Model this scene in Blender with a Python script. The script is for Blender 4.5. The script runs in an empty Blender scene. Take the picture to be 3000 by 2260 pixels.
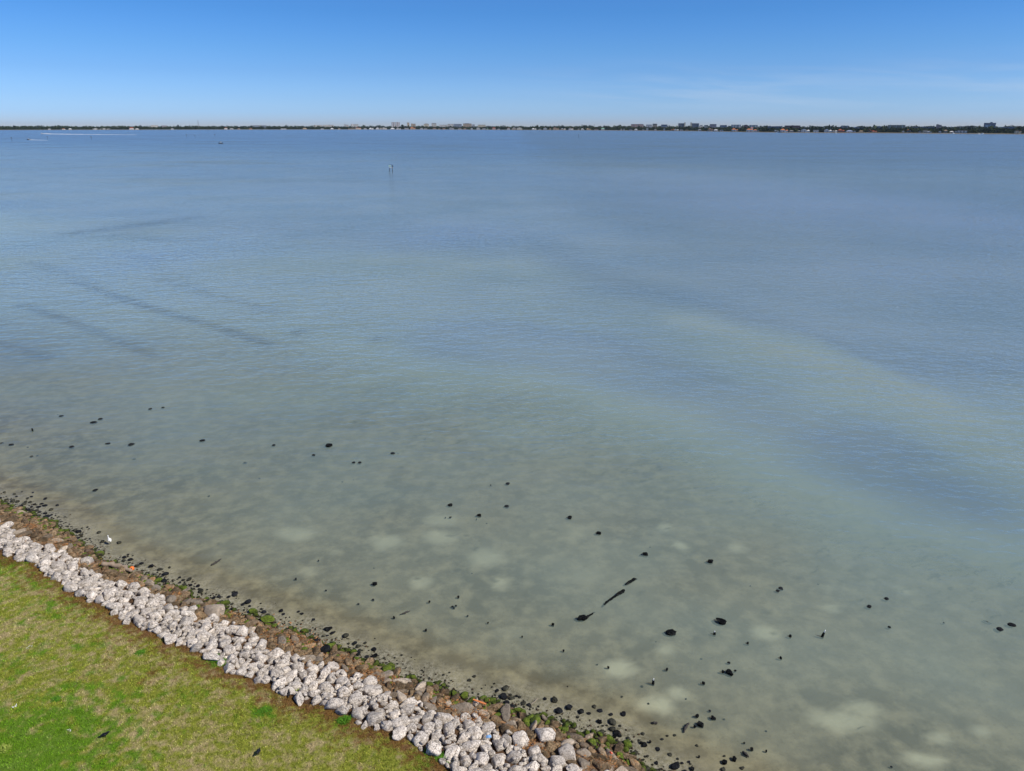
import bpy, math, random
import numpy as np
from mathutils import Vector, Matrix, Euler, noise as mnoise

random.seed(7)
RNG = np.random.default_rng(7)
R = math.radians
scene = bpy.context.scene
col = scene.collection

# ------------------------------------------------------------------ camera
CAM_H = 24.0            # drone height over the water, metres
F_PX = 2142.0           # focal length in pixels of the 3000 px wide photograph
HORIZON_Y = 368.0
PITCH = math.atan((1130.0 - HORIZON_Y) / F_PX)
cam_data = bpy.data.cameras.new("camera")
cam = bpy.data.objects.new("camera", cam_data)
col.objects.link(cam)
cam.location = (0, 0, CAM_H)
cam.rotation_euler = (math.pi / 2 - PITCH, 0, 0)
cam_data.sensor_width = 36.0
cam_data.lens = 36.0 * F_PX / 3000.0
cam_data.clip_start = 0.5
cam_data.clip_end = 60000
scene.camera = cam

# ------------------------------------------------------------------ light
WAVE, TURB_K, HAZE = 1.65, 3.3, 1.7e-5
SUN_EL, SUN_AZ = R(45), R(110)      # azimuth from +Y towards +X
sun_data = bpy.data.lights.new("sun", 'SUN')
sun_data.energy = 4.8
sun_data.angle = R(0.6)
sun_data.color = (1.0, 0.93, 0.82)
sun = bpy.data.objects.new("sun", sun_data)
col.objects.link(sun)
sun_dir = Vector((math.sin(SUN_AZ) * math.cos(SUN_EL), math.cos(SUN_AZ) * math.cos(SUN_EL), math.sin(SUN_EL)))
sun.rotation_euler = sun_dir.to_track_quat('Z', 'Y').to_euler()
sun.location = (0, 0, 60)

scene.view_settings.view_transform = 'Standard'
scene.view_settings.look = 'None'
scene.view_settings.exposure = 0.0
scene.view_settings.gamma = 1.0
scene.cycles.sample_clamp_direct = 2.0      # tames single-pixel sun glints

class NT:
    """small helper to write node trees"""
    def __init__(self, tree):
        self.t = tree
        tree.nodes.clear()
    def n(self, kind, **kw):
        nd = self.t.nodes.new(kind)
        for k, v in kw.items():
            if k.startswith('i_'):
                key = k[2:]
                key = int(key) if key.isdigit() else key.replace('_', ' ')
                self.put(nd.inputs[key], v)
            else:
                setattr(nd, k, v)
        return nd
    def put(self, sock, v):
        if isinstance(v, bpy.types.NodeSocket):
            self.t.links.new(v, sock)
        else:
            if hasattr(sock.default_value, '__len__') and hasattr(v, '__len__') and len(v) == 3 and len(sock.default_value) == 4:
                v = (*v, 1.0)
            sock.default_value = v
    def math(self, op, a, b=0.0, c=None, clamp=False):
        nd = self.n('ShaderNodeMath', operation=op, use_clamp=clamp)
        self.put(nd.inputs[0], a); self.put(nd.inputs[1], b)
        if c is not None: self.put(nd.inputs[2], c)
        return nd.outputs[0]
    def mix(self, f, a, b, blend='MIX'):
        nd = self.n('ShaderNodeMix', data_type='RGBA', blend_type=blend)
        self.put(nd.inputs[0], f); self.put(nd.inputs[6], a); self.put(nd.inputs[7], b)
        return nd.outputs[2]
    def noise(self, vec, scale, detail=4, rough=0.55, out='Fac', dist=0.0):
        nd = self.n('ShaderNodeTexNoise')
        self.put(nd.inputs['Vector'], vec)
        nd.inputs['Scale'].default_value = scale; nd.inputs['Detail'].default_value = detail
        nd.inputs['Roughness'].default_value = rough; nd.inputs['Distortion'].default_value = dist
        return nd.outputs[out]
    def ramp(self, f, stops, interp='LINEAR'):
        nd = self.n('ShaderNodeValToRGB')
        nd.color_ramp.interpolation = interp
        els = nd.color_ramp.elements
        while len(els) < len(stops): els.new(0.5)
        for e, (p, c) in zip(els, stops):
            e.position = p
            e.color = (c, c, c, 1) if not hasattr(c, '__len__') else (*c[:3], 1)
        self.put(nd.inputs[0], f)
        return nd.outputs[0]
    def maprange(self, f, a, b, c=0.0, d=1.0, smooth=False):
        nd = self.n('ShaderNodeMapRange', interpolation_type='SMOOTHSTEP' if smooth else 'LINEAR')
        self.put(nd.inputs[0], f)
        for i, v in zip((1, 2, 3, 4), (a, b, c, d)): nd.inputs[i].default_value = v
        return nd.outputs[0]
    def vmath(self, op, a, b):
        nd = self.n('ShaderNodeVectorMath', operation=op)
        self.put(nd.inputs[0], a); self.put(nd.inputs[1], b)
        return nd.outputs[0]

# ------------------------------------------------------------------ sky
world = bpy.data.worlds.new("World")
scene.world = world
world.use_nodes = True
w = NT(world.node_tree)
sky = w.n('ShaderNodeTexSky', sky_type='NISHITA')
sky.sun_disc = False
sky.sun_elevation = SUN_EL
sky.sun_rotation = SUN_AZ
sky.altitude = 0
sky.air_density = 1.0
sky.dust_density = 0.6
sky.ozone_density = 3.0
tc = w.n('ShaderNodeTexCoord')
sep = w.n('ShaderNodeSeparateXYZ', i_0=tc.outputs['Generated'])
elev = sep.outputs['Z']
tint = w.ramp(elev, [
    (0.0, (1.0, 1.15, 1.62)), (0.006, (0.80, 1.08, 1.78)), (0.0145, (0.64, 0.99, 1.80)), (0.033, (0.52, 0.84, 1.56)), (0.062, (0.405, 0.70, 1.30)),
    (0.087, (0.345, 0.66, 1.20)), (0.112, (0.296, 0.62, 1.15)), (0.129, (0.268, 0.595, 1.10)), (0.25, (0.30, 0.56, 0.98)), (0.5, (0.35, 0.50, 0.76)), (1.0, (0.30, 0.34, 0.42))])
skyc = w.mix(1.0, sky.outputs[0], tint, 'MULTIPLY')
# thin cirrus wisps low over the right-hand horizon
az = w.math('DIVIDE', sep.outputs['X'], w.math('MAXIMUM', sep.outputs['Y'], 0.05))
cv = w.n('ShaderNodeCombineXYZ')
w.put(cv.inputs[0], w.math('MULTIPLY', az, 5.0)); w.put(cv.inputs[1], w.math('ADD', w.math('MULTIPLY', elev, 70.0), w.math('MULTIPLY', az, 3.0)))
cn = w.noise(cv.outputs[0], 1.0, 5, 0.55, dist=0.6)
band = w.math('MULTIPLY', w.maprange(elev, 0.008, 0.03, smooth=True), w.maprange(elev, 0.085, 0.04, smooth=True))
side = w.math('MULTIPLY', w.maprange(az, -0.1, 0.25, smooth=True), w.maprange(sep.outputs['Y'], 0.0, 0.2))
cf = w.math('MULTIPLY', w.math('MULTIPLY', w.maprange(cn, 0.42, 0.75), band), w.math('MULTIPLY', side, 0.32))
skyc = w.mix(cf, skyc, (4.6, 5.6, 7.0))
bg = w.n('ShaderNodeBackground', i_Color=skyc, i_Strength=0.115)
wo = w.n('ShaderNodeOutputWorld')
w.put(wo.inputs[0], bg.outputs[0])

# ------------------------------------------------------------------ helpers
FWD = np.array([0, math.cos(PITCH), -math.sin(PITCH)])
UPV = np.array([0, math.sin(PITCH), math.cos(PITCH)])
EYE = np.array([0, 0, CAM_H])

def at(px, py, z=0.0):
    """ground point (at height z) seen at a pixel of the photograph"""
    d = F_PX * FWD + (px - 1500.0) * np.array([1.0, 0, 0]) + (1130.0 - py) * UPV
    t = (z - CAM_H) / d[2]
    return EYE + d * t

def pix(p):
    d = np.asarray(p, float) - EYE
    k = F_PX / (d @ FWD)
    return 1500 + d[0] * k, 1130 - (d @ UPV) * k

def ppm(p):
    """photo pixels per metre at a world point"""
    return F_PX / ((np.asarray(p, float) - EYE) @ FWD)

def tag(o, label=None, cat=None, group=None, kind=None):
    if label: o['label'] = label
    if cat: o['category'] = cat
    if group: o['group'] = group
    if kind: o['kind'] = kind
    return o

def link(name, me, mat=None, parent=None, loc=None, rot=None, scale=None):
    if mat is not None and not me.materials: me.materials.append(mat)
    o = bpy.data.objects.new(name, me)
    col.objects.link(o)
    if parent is not None: o.parent = parent
    if loc is not None: o.location = loc
    if rot is not None: o.rotation_euler = rot
    if scale is not None: o.scale = scale
    return o

def empty(name, loc=(0, 0, 0), rz=0.0):
    o = bpy.data.objects.new(name, None)
    o.empty_display_size = 0.2
    col.objects.link(o)
    o.location = loc
    o.rotation_euler = (0, 0, rz)
    return o

def copy_tree(o, parent=None):
    c = o.copy()
    col.objects.link(c)
    if parent is not None: c.parent = parent
    for ch in o.children: copy_tree(ch, c)
    return c

def np_mesh(name, verts, faces, smooth=True, attrs=None):
    """verts (n,3); faces (m,3 or 4) index array"""
    verts = np.asarray(verts, np.float32); faces = np.asarray(faces, np.int32)
    me = bpy.data.meshes.new(name)
    k = faces.shape[1]
    me.vertices.add(len(verts)); me.vertices.foreach_set('co', verts.ravel())
    me.loops.add(faces.size); me.loops.foreach_set('vertex_index', faces.ravel())
    me.polygons.add(len(faces))
    me.polygons.foreach_set('loop_start', np.arange(0, faces.size, k, dtype=np.int32))
    me.polygons.foreach_set('loop_total', np.full(len(faces), k, np.int32))
    me.polygons.foreach_set('use_smooth', np.full(len(faces), smooth, bool))
    me.update(calc_edges=True)
    for an, av in (attrs or {}).items():
        a = me.attributes.new(an, 'FLOAT', 'POINT')
        a.data.foreach_set('value', np.asarray(av, np.float32))
    return me

class MB:
    """collects boxes, tubes and lofts into one mesh"""
    def __init__(self): self.v = []; self.f = []
    def add(self, vs, fs):
        b = len(self.v); self.v += [tuple(x) for x in vs]; self.f += [tuple(i + b for i in f) for f in fs]; return self
    def box(self, x0, x1, y0, y1, z0, z1, taper=0.0):
        t = taper
        vs = [(x0, y0, z0), (x1, y0, z0), (x1, y1, z0), (x0, y1, z0), (x0 + t, y0 + t, z1), (x1 - t, y0 + t, z1), (x1 - t, y1 - t, z1), (x0 + t, y1 - t, z1)]
        return self.add(vs, [(3, 2, 1, 0), (4, 5, 6, 7), (0, 1, 5, 4), (1, 2, 6, 5), (2, 3, 7, 6), (3, 0, 4, 7)])
    def loft(self, pts, radii, seg=8, sx=1.0, sz=1.0):
        pts = [Vector(p) for p in pts]
        rings = []
        for i, p in enumerate(pts):
            d = (pts[min(i + 1, len(pts) - 1)] - pts[max(i - 1, 0)]).normalized()
            a = Vector((0, 0, 1)) if abs(d.z) < 0.9 else Vector((0, 1, 0))
            u = d.cross(a).normalized(); v = u.cross(d).normalized()
            rings.append([p + (u * math.cos(k * 2 * math.pi / seg) * sx + v * math.sin(k * 2 * math.pi / seg) * sz) * radii[i] for k in range(seg)])
        vs = [q for r in rings for q in r]
        fs = []
        for i in range(len(pts) - 1):
            for k in range(seg):
                fs.append((i * seg + k, i * seg + (k + 1) % seg, (i + 1) * seg + (k + 1) % seg, (i + 1) * seg + k))
        fs.append(tuple(range(seg))[::-1]); fs.append(tuple((len(pts) - 1) * seg + k for k in range(seg)))
        return self.add(vs, fs)
    def poly_prism(self, pts, y0, y1):
        """outline pts (x,z) extruded along y"""
        n = len(pts)
        vs = [(x, y0, z) for x, z in pts] + [(x, y1, z) for x, z in pts]
        fs = [tuple(range(n)), tuple(range(2 * n - 1, n - 1, -1))] + [(i, i + n, (i + 1) % n + n, (i + 1) % n) for i in range(n)]
        return self.add(vs, fs)
    def mesh(self, name, smooth=False):
        me = bpy.data.meshes.new(name)
        me.from_pydata([tuple(v) for v in self.v], [], self.f)
        import bmesh
        bm = bmesh.new(); bm.from_mesh(me); bmesh.ops.recalc_face_normals(bm, faces=bm.faces); bm.to_mesh(me); bm.free()
        if smooth:
            for p in me.polygons: p.use_smooth = True
        return me
    def build(self, name, mat, parent=None, smooth=False, **kw):
        return link(name, self.mesh(name, smooth), mat, parent, **kw)

def vnoise(x, y, scale, seed=0, octaves=3):
    """numpy value noise, 0..1"""
    r = np.random.default_rng(1000 + seed)
    tab = r.random((256, 256))
    out = np.zeros(np.broadcast(x, y).shape); amp = 1.0; tot = 0
    for o in range(octaves):
        u = np.asarray(x) / scale + 17.3 * o; v = np.asarray(y) / scale + 9.1 * o
        iu = np.floor(u).astype(int); iv = np.floor(v).astype(int)
        fu = u - iu; fv = v - iv
        fu = fu * fu * (3 - 2 * fu); fv = fv * fv * (3 - 2 * fv)
        g = lambda a, b: tab[a % 256, b % 256]
        out += amp * ((g(iu, iv) * (1 - fu) + g(iu + 1, iv) * fu) * (1 - fv) + (g(iu, iv + 1) * (1 - fu) + g(iu + 1, iv + 1) * fu) * fv)
        tot += amp; amp *= 0.5; scale *= 0.5
    return out / tot

def sstep(a, b, x):
    t = np.clip((x - a) / (b - a), 0, 1)
    return t * t * (3 - 2 * t)

MATS = {}
def plain(name, c, rough=0.7, metallic=0.0, var=0.12, scale=3.0):
    """procedural paint / plastic with a little uneven wear"""
    if name in MATS: return MATS[name]
    m = bpy.data.materials.new(name); m.use_nodes = True
    t = NT(m.node_tree)
    co = t.n('ShaderNodeTexCoord').outputs['Object']
    f = t.noise(co, scale, 4)
    c2 = tuple(max(0.0, v * (1 - var * 2)) for v in c); c1 = tuple(min(1.0, v * (1 + var)) for v in c)
    cc = t.mix(f, c1, c2)
    b = t.n('ShaderNodeBsdfPrincipled', i_Base_Color=cc, i_Roughness=rough, i_Metallic=metallic)
    t.put(t.n('ShaderNodeOutputMaterial').inputs[0], b.outputs[0])
    MATS[name] = m
    return m
# ------------------------------------------------------------------ shore frame: s runs along the bank, q out to sea
LAWN_Z = 1.1
W_PX = [(0,1478),(150,1535),(230,1590),(300,1650),(420,1690),(560,1745),(800,1840),(950,1890),(1130,1962),(1350,2045),(1480,2075),(1620,2120),(1750,2160),(1860,2215),(1890,2260)]
L_PX = [(0,1612),(100,1652),(200,1722),(330,1792),(420,1842),(560,1897),(700,1972),(870,2042),(960,2077),(1150,2147),(1280,2217),(1350,2260)]
wp = np.array([at(*p) for p in W_PX]); lp = np.array([at(*p, LAWN_Z) for p in L_PX])
TV = np.array([0.8786, -0.47756]); NV = np.array([0.47756, 0.8786])
ws, wq = wp[:, :2] @ TV, wp[:, :2] @ NV
ls, lq = lp[:, :2] @ TV, lp[:, :2] @ NV
def w_of(s): return np.interp(s, ws, wq) + 0.12 * np.sin(np.asarray(s) * 2.3) + 0.1 * np.sin(np.asarray(s) * 5.1)
def l_of(s): return np.interp(s, ls, lq) + 0.10 * np.sin(np.asarray(s) * 1.7 + 1) + 0.06 * np.sin(np.asarray(s) * 4.3)
def sq(x, y): return x * TV[0] + y * TV[1], x * NV[0] + y * NV[1]
def xy(s, q): return s * TV[0] + q * NV[0], s * TV[1] + q * NV[1]

def px_lin(pts, z=0.0): return np.array([at(a, b, z)[:2] for a, b in pts])
def dist_poly(x, y, pts):
    """distance to a world polyline"""
    best = np.full(np.shape(x), 1e9)
    for (ax, ay), (bx, by) in zip(pts[:-1], pts[1:]):
        dx, dy = bx - ax, by - ay
        t = np.clip(((x - ax) * dx + (y - ay) * dy) / (dx * dx + dy * dy), 0, 1)
        best = np.minimum(best, np.hypot(x - ax - t * dx, y - ay - t * dy))
    return best

# soft shapes on the sea bed, read off the photograph as ground positions (pixel centre, pixel half-sizes, strength)
PALE = [(870,1575,70,26,.8),(1130,1600,55,28,.9),(1290,1537,60,22,.7),(1292,1585,60,26,.9),(1420,1650,65,32,.9),(985,1632,22,12,.5),(1465,1722,32,22,.9),
        (1945,1558,26,15,1),(1997,1614,30,18,1.2),(2158,1618,34,16,.7),(2432,1795,32,18,.8),(2240,1868,48,24,1),(1810,1975,65,28,1.1),(1955,1920,30,22,.8),
        (1920,2085,62,34,1.1),(1985,2050,40,24,1),(2470,2130,110,44,1.1),(2525,2095,70,30,1),(2700,2245,70,26,1.2),(2870,2160,42,20,.9),(2745,2180,44,24,.9),(2640,1745,26,14,.7),
        (1235,1720,46,24,.8),(905,1690,34,16,.5),(1690,1570,60,30,.3),(2420,1735,30,14,.4),(1500,1870,70,20,.3),(1720,1700,60,24,.3)]
PITS = [(1228,1657,13,7),(1305,1644,14,8),(1225,1707,14,6),(1337,1685,8,7),(1392,1620,12,8),(1364,1583,10,5),(1448,1716,12,10),(1442,1682,10,6),(1545,1759,15,10),(1617,1563,12,7),
        (1875,1752,14,7),(2035,1700,9,8),(1953,1560,7,4),(2117,1687,9,6),(1851,1972,9,7),(2261,1868,9,6),(2242,1905,14,7),(1976,1935,8,6),(2247,1810,18,10),(1320,1583,9,5),(1108,1515,9,6),(1540,1580,8,5),(875,973,14,4),(1105,993,9,3)]
def blob_sum(x, y, items, z):
    out = np.zeros(np.shape(x))
    for it in items:
        px, py, a, b = it[:4]; k = it[4] if len(it) > 4 else 1.0
        c = at(px, py, z); ra = abs(at(px + a, py, z)[0] - c[0]); rb = abs(at(px, py - b, z)[1] - c[1])
        d = np.hypot((x - c[0]) / ra, (y - c[1]) / rb) + 0.7 * (vnoise(x, y, (ra + rb) * 0.35, 5) - 0.5)
        out = np.maximum(out, k * (1 - sstep(0.3, 1.2, d)))
    return out

STREAKS = [([(230,684),(420,660),(563,637)],1.0,5,5),([(330,690),(480,705),(590,700)],.6,4,4),([(203,822),(312,858),(447,905),(650,963),(780,1008)],1.0,1.0,1),([(60,895),(180,932),(271,968),(447,1044)],.8,.95,1),
           ([(0,1003),(135,1051)],.7,.8,1),([(447,812),(583,852),(800,912)],.55,1.4,1),([(100,770),(280,838)],.5,1.7,1),([(370,735),(640,880)],.35,1.8,1)]
BAR_B = px_lin([(2000,940),(2160,985),(2330,1035),(2500,1085),(2650,1150),(2800,1225),(2990,1330)])
BAR_A = px_lin([(1120,905),(1300,955),(1480,1020),(1650,1085),(1840,1150),(2060,1225)])
DEEP = px_lin([(1380,1000),(1650,1030),(1900,1090),(2150,1170),(2400,1290),(2700,1430)])
def depth_of(x, y):
    s, q = sq(x, y)
    d = q - w_of(s)
    base = np.where(d < 0, d * 0.28, 0.02 + 0.10 * sstep(0, 4, d) + 0.50 * (1 - np.exp(-np.maximum(d - 1, 0) / 55.0)) + 0.9 * sstep(60, 260, d) + 1.2 * sstep(250, 900, d))
    far = sstep(8, 30, d)
    base = base + far * 0.22 * (vnoise(x, y, 34, 1) - 0.5) + sstep(3, 12, d) * 0.10 * (vnoise(x, y, 7, 2) - 0.5)
    base = base + 0.36 * np.exp(-(dist_poly(x, y, DEEP) / 9.0) ** 2) * far * (0.4 + 1.2 * vnoise(x, y, 11, 14))
    bx = BAR_B[:, 0]
    base = base + 0.55 * sstep(-2, 45, y - np.interp(x, bx, BAR_B[:, 1])) * sstep(bx[0] - 22, bx[0] + 12, x) * (1 - sstep(120, 420, y))
    return np.maximum(base, 0.13 * sstep(2, 20, d) + 0.25 * sstep(30, 60, d))

def height(x, y):
    s, q = sq(x, y)
    l, wl = l_of(s), w_of(s)
    t = (q - l) / (wl - l)
    bank = LAWN_Z * (1 - np.clip(t, 0, 1)) ** 0.9 - 0.02
    lawn = LAWN_Z + 0.05 * (vnoise(x, y, 6, 3) - 0.5) + np.minimum(0, 0) - 0.10 * np.exp(np.minimum(q - l, 0) / 0.5)
    z = np.where(t < 0, np.where(t > -0.12, lawn, lawn), np.where(t < 1, bank - 0.08 * (1 - np.clip(t, 0, 1)), -np.maximum(depth_of(x, y) * (0.5 + 0.5 * sstep(25, 120, q - wl)), 0.02)))
    return z

def at_ground(px, py):
    p = at(px, py, 0.3)
    for _ in range(12):
        p = at(px, py, float(height(np.array(p[0]), np.array(p[1]))))
    return p

def grid(name, S, Q, mat, attrs=None, zfun=height, rel=None, kind='structure'):
    """sheet over shore coordinates; rel shifts q by a curve of s"""
    SS, QQ = np.meshgrid(S, Q, indexing='ij')
    if rel is not None: QQ = rel(SS, QQ)
    X, Y = xy(SS, QQ)
    Z = zfun(X, Y)
    nS, nQ = SS.shape
    idx = np.arange(nS * nQ).reshape(nS, nQ)
    f = np.stack([idx[:-1, :-1].ravel(), idx[1:, :-1].ravel(), idx[1:, 1:].ravel(), idx[:-1, 1:].ravel()], 1)
    at_ = {k: fn(X, Y).ravel() for k, fn in (attrs or {}).items()}
    me = np_mesh(name, np.stack([X.ravel(), Y.ravel(), Z.ravel()], 1), f, True, at_)
    return tag(link(name, me, mat), kind=kind)

# ------------------------------------------------------------------ ground materials
def lawn_nodes(t):
    """colour of the lawn as a function of place: green turf, straw, rust-brown thatch towards the bank"""
    pos = t.n('ShaderNodeNewGeometry').outputs['Position']
    big = t.noise(pos, 0.22, 4, 0.6)
    mid = t.noise(pos, 1.1, 5, 0.62)
    fine = t.noise(pos, 5.5, 4, 0.7)
    edge = t.n('ShaderNodeAttribute', attribute_name='edge').outputs['Fac']
    lush = t.n('ShaderNodeAttribute', attribute_name='lush').outputs['Fac']
    turf = t.mix(t.ramp(fine, [(0.3, 0.0), (0.7, 1.0)]), (0.155, 0.205, 0.016), (0.46, 0.49, 0.08))
    straw = t.mix(fine, (0.36, 0.29, 0.12), (0.72, 0.61, 0.36))
    k = t.math('ADD', t.math('MULTIPLY', t.noise(pos, 3.0, 5, 0.65), 0.5), t.math('ADD', t.math('MULTIPLY', mid, 0.32), t.math('MULTIPLY', big, 0.18)))
    c = t.mix(t.maprange(k, 0.47, 0.59), turf, straw)
    lushc = t.mix(fine, (0.06, 0.19, 0.006), (0.22, 0.43, 0.02))
    lk = t.math('MULTIPLY', t.maprange(t.math('ADD', lush, t.math('MULTIPLY', t.math('SUBTRACT', t.noise(pos, 1.9, 5, 0.6), 0.5), 2.6)), 0.30, 0.75), 0.9)
    c = t.mix(lk, c, lushc)
    rust = t.mix(fine, (0.10, 0.035, 0.012), (0.33, 0.15, 0.06))
    rk = t.maprange(t.math('ADD', edge, t.math('MULTIPLY', t.math('SUBTRACT', t.noise(pos, 2.4, 5, 0.7), 0.5), 2.6)), 0.36, 0.85)
    rk = t.math('MULTIPLY', rk, 0.85)
    return t.mix(rk, c, rust)

def bsdf_out(m, t, c, rough=0.9, normal=None):
    b = t.n('ShaderNodeBsdfPrincipled', i_Base_Color=c, i_Roughness=rough)
    b.inputs['Specular IOR Level'].default_value = 0.25
    if normal is not None: t.put(b.inputs['Normal'], normal)
    t.put(t.n('ShaderNodeOutputMaterial').inputs[0], b.outputs[0])
    return m
def newmat(name):
    m = bpy.data.materials.new(name); m.use_nodes = True
    return m, NT(m.node_tree)
def bump(t, h, strength, dist=0.05):
    return t.n('ShaderNodeBump', i_Height=h, i_Strength=strength, i_Distance=dist).outputs[0]

m_lawn, t = newmat('lawn_turf')
c = lawn_nodes(t)
pos = t.n('ShaderNodeNewGeometry').outputs['Position']
bsdf_out(m_lawn, t, t.mix(1.0, c, (0.62, 0.60, 0.56), 'MULTIPLY'), 0.95, bump(t, t.noise(pos, 14, 4), 0.8, 0.06))

m_bank, t = newmat('bank_soil')
pos = t.n('ShaderNodeNewGeometry').outputs['Position']
f1 = t.noise(pos, 2.2, 5, 0.6); f2 = t.noise(pos, 11, 4, 0.7); f3 = t.noise(pos, 30, 3, 0.7)
c = t.mix(t.maprange(f2, 0.35, 0.65), (0.055, 0.028, 0.013), (0.27, 0.155, 0.075))
c = t.mix(t.maprange(f1, 0.50, 0.62), c, t.mix(f2, (0.30, 0.13, 0.045), (0.52, 0.33, 0.17)))
c = t.mix(t.math('MULTIPLY', t.maprange(f3, 0.55, 0.7), 0.6), c, (0.42, 0.36, 0.29))
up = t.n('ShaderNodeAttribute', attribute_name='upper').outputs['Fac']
c = t.mix(t.math('MULTIPLY', up, 0.8), c, t.mix(f2, (0.03, 0.017, 0.010), (0.10, 0.055, 0.03)))  # soil under the pale rubble painted darker, as shade in the gaps
bsdf_out(m_bank, t, c, 0.95, bump(t, f3, 0.9, 0.05))

m_bed, t = newmat('seabed_sand')
pos = t.n('ShaderNodeNewGeometry').outputs['Position']
pale = t.n('ShaderNodeAttribute', attribute_name='pale').outputs['Fac']
pit = t.n('ShaderNodeAttribute', attribute_name='pit').outputs['Fac']
near = t.n('ShaderNodeAttribute', attribute_name='near').outputs['Fac']
f0 = t.noise(pos, 0.16, 4, 0.55); f1 = t.noise(pos, 0.9, 5, 0.6); f2 = t.noise(pos, 6, 5, 0.65); f3 = t.noise(pos, 26, 3, 0.6)
c = t.mix(t.maprange(f0, 0.35, 0.68), (0.146, 0.132, 0.092), (0.250, 0.228, 0.165))
c = t.mix(t.math('MULTIPLY', t.maprange(f1, 0.42, 0.65), 0.75), c, (0.36, 0.325, 0.225))
c = t.mix(t.math('MULTIPLY', t.maprange(f2, 0.55, 0.72), 0.35), c, (0.10, 0.085, 0.05))
c = t.mix(t.math('MULTIPLY', near, t.maprange(f2, 0.40, 0.62)), c, (0.40, 0.37, 0.31))
c = t.mix(t.math('MULTIPLY', near, t.maprange(f3, 0.57, 0.66)), c, (0.05, 0.047, 0.04))
c = t.mix(t.math('MULTIPLY', pale, 0.62), c, t.mix(f2, (0.54, 0.52, 0.39), (0.68, 0.66, 0.52)))
c = t.mix(t.math('MULTIPLY', pit, 0.75), c, (0.10, 0.092, 0.062))
bsdf_out(m_bed, t, c, 0.95, bump(t, t.math('ADD', f2, t.math('MULTIPLY', f3, 0.4)), 0.4, 0.03))

# ------------------------------------------------------------------ lawn, bank, seabed
def lush_at(x, y):
    out = np.zeros(np.shape(x))
    for px, py, r, k in [(60,2230,4.2,0.95),(330,2250,2.2,.5),(30,1640,2.2,.7),(180,1780,2.0,.5),(120,1700,2.0,.5),(250,1900,2.0,.35),(140,2080,2.6,.55),(1010,2112,.5,.8),(1268,2210,.7,1.),(700,1950,.8,.6),(560,2050,1.2,.45),(630,1935,.6,.9),(60,1940,2.,.45),(260,2090,1.5,.5),(770,2090,.8,.6)]:
        c = at(px, py, LAWN_Z)
        out = np.maximum(out, k * np.exp(-((x - c[0]) ** 2 + (y - c[1]) ** 2) / (r * r)))
    return out
def edge_at(x, y):
    s, q = sq(x, y)
    e = np.exp(np.minimum(q - l_of(s), 0) / 1.15)
    for px, py, a, k in [(665,2012,.55,.8),(440,1985,.7,.55),(330,1935,.7,.45),(700,2080,.6,.4),(540,1925,.8,.6),(250,1990,.5,.4)]:
        c = at(px, py, LAWN_Z)
        e = np.maximum(e, k * np.exp(-((x - c[0]) ** 2 + (y - c[1]) ** 2) / (a * a)))
    return e
S_near = np.arange(-75, 45, 0.22)
lawn = grid('lawn', np.arange(-75, 45, 0.3), -np.concatenate([np.geomspace(46, 0.35, 90), [0.2, 0.1, 0.0]]), m_lawn, {'edge': edge_at, 'lush': lush_at}, rel=lambda s, q: l_of(s) + q)
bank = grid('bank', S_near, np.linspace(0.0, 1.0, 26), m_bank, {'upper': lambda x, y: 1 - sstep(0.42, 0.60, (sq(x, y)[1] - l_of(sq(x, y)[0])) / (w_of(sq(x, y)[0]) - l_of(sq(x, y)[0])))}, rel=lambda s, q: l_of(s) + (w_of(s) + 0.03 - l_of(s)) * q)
seabed = grid('seabed', np.concatenate([np.arange(-170, -60, 2.0), np.arange(-60, 45, 0.25), np.arange(45, 150, 2.0)]), np.concatenate([np.arange(0, 60, 0.25), np.geomspace(60, 420, 70)]), m_bed,
              {'pale': lambda x, y: blob_sum(x, y, PALE, -0.4), 'pit': lambda x, y: blob_sum(x, y, PITS, -0.4), 'near': lambda x, y: 1 - sstep(0.3, 2.2, sq(x, y)[1] - w_of(sq(x, y)[0]) + 1.2 * (vnoise(x, y, 1.2, 8) - 0.5))},
              rel=lambda s, q: w_of(s) + 0.02 + q)

# ------------------------------------------------------------------ water
m_water, t = newmat('bay_water')
pos = t.n('ShaderNodeNewGeometry').outputs['Position']
D = t.math('MAXIMUM', t.n('ShaderNodeAttribute', attribute_name='depth').outputs['Fac'], 0.0)
weed = t.n('ShaderNodeAttribute', attribute_name='weed').outputs['Fac']
siltbar = t.n('ShaderNodeAttribute', attribute_name='silt').outputs['Fac']
chop = t.n('ShaderNodeAttribute', attribute_name='chop').outputs['Fac']
sheen = t.n('ShaderNodeAttribute', attribute_name='sheen').outputs['Fac']
mp = t.n('ShaderNodeMapping'); t.put(mp.inputs[0], pos); mp.inputs['Rotation'].default_value = (0, 0, R(-25)); mp.inputs['Scale'].default_value = (1.0, 1.9, 1.0)
n1 = t.noise(mp.outputs[0], 0.62, 1.5, 0.4, dist=0.35)
n2 = t.noise(mp.outputs[0], 1.75, 1.5, 0.4, dist=0.4)
n3 = t.noise(mp.outputs[0], 0.20, 1.5, 0.4)
n4 = t.noise(mp.outputs[0], 5.2, 1.0, 0.4, dist=0.4)
hgt = t.math('ADD', t.math('MULTIPLY', n4, 0.045), t.math('ADD', t.math('MULTIPLY', n1, 0.75), t.math('ADD', t.math('MULTIPLY', n2, 0.27), t.math('MULTIPLY', n3, 1.0))))
mg = t.n('ShaderNodeMapping'); t.put(mg.inputs[0], pos); mg.inputs['Rotation'].default_value = (0, 0, R(-8)); mg.inputs['Scale'].default_value = (0.45, 1.0, 1.0)
gust = t.noise(mg.outputs[0], 0.016, 7, 0.62)
st = t.math('MULTIPLY', chop, t.maprange(gust, 0.3, 0.7, 0.6, 1.4))
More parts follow.
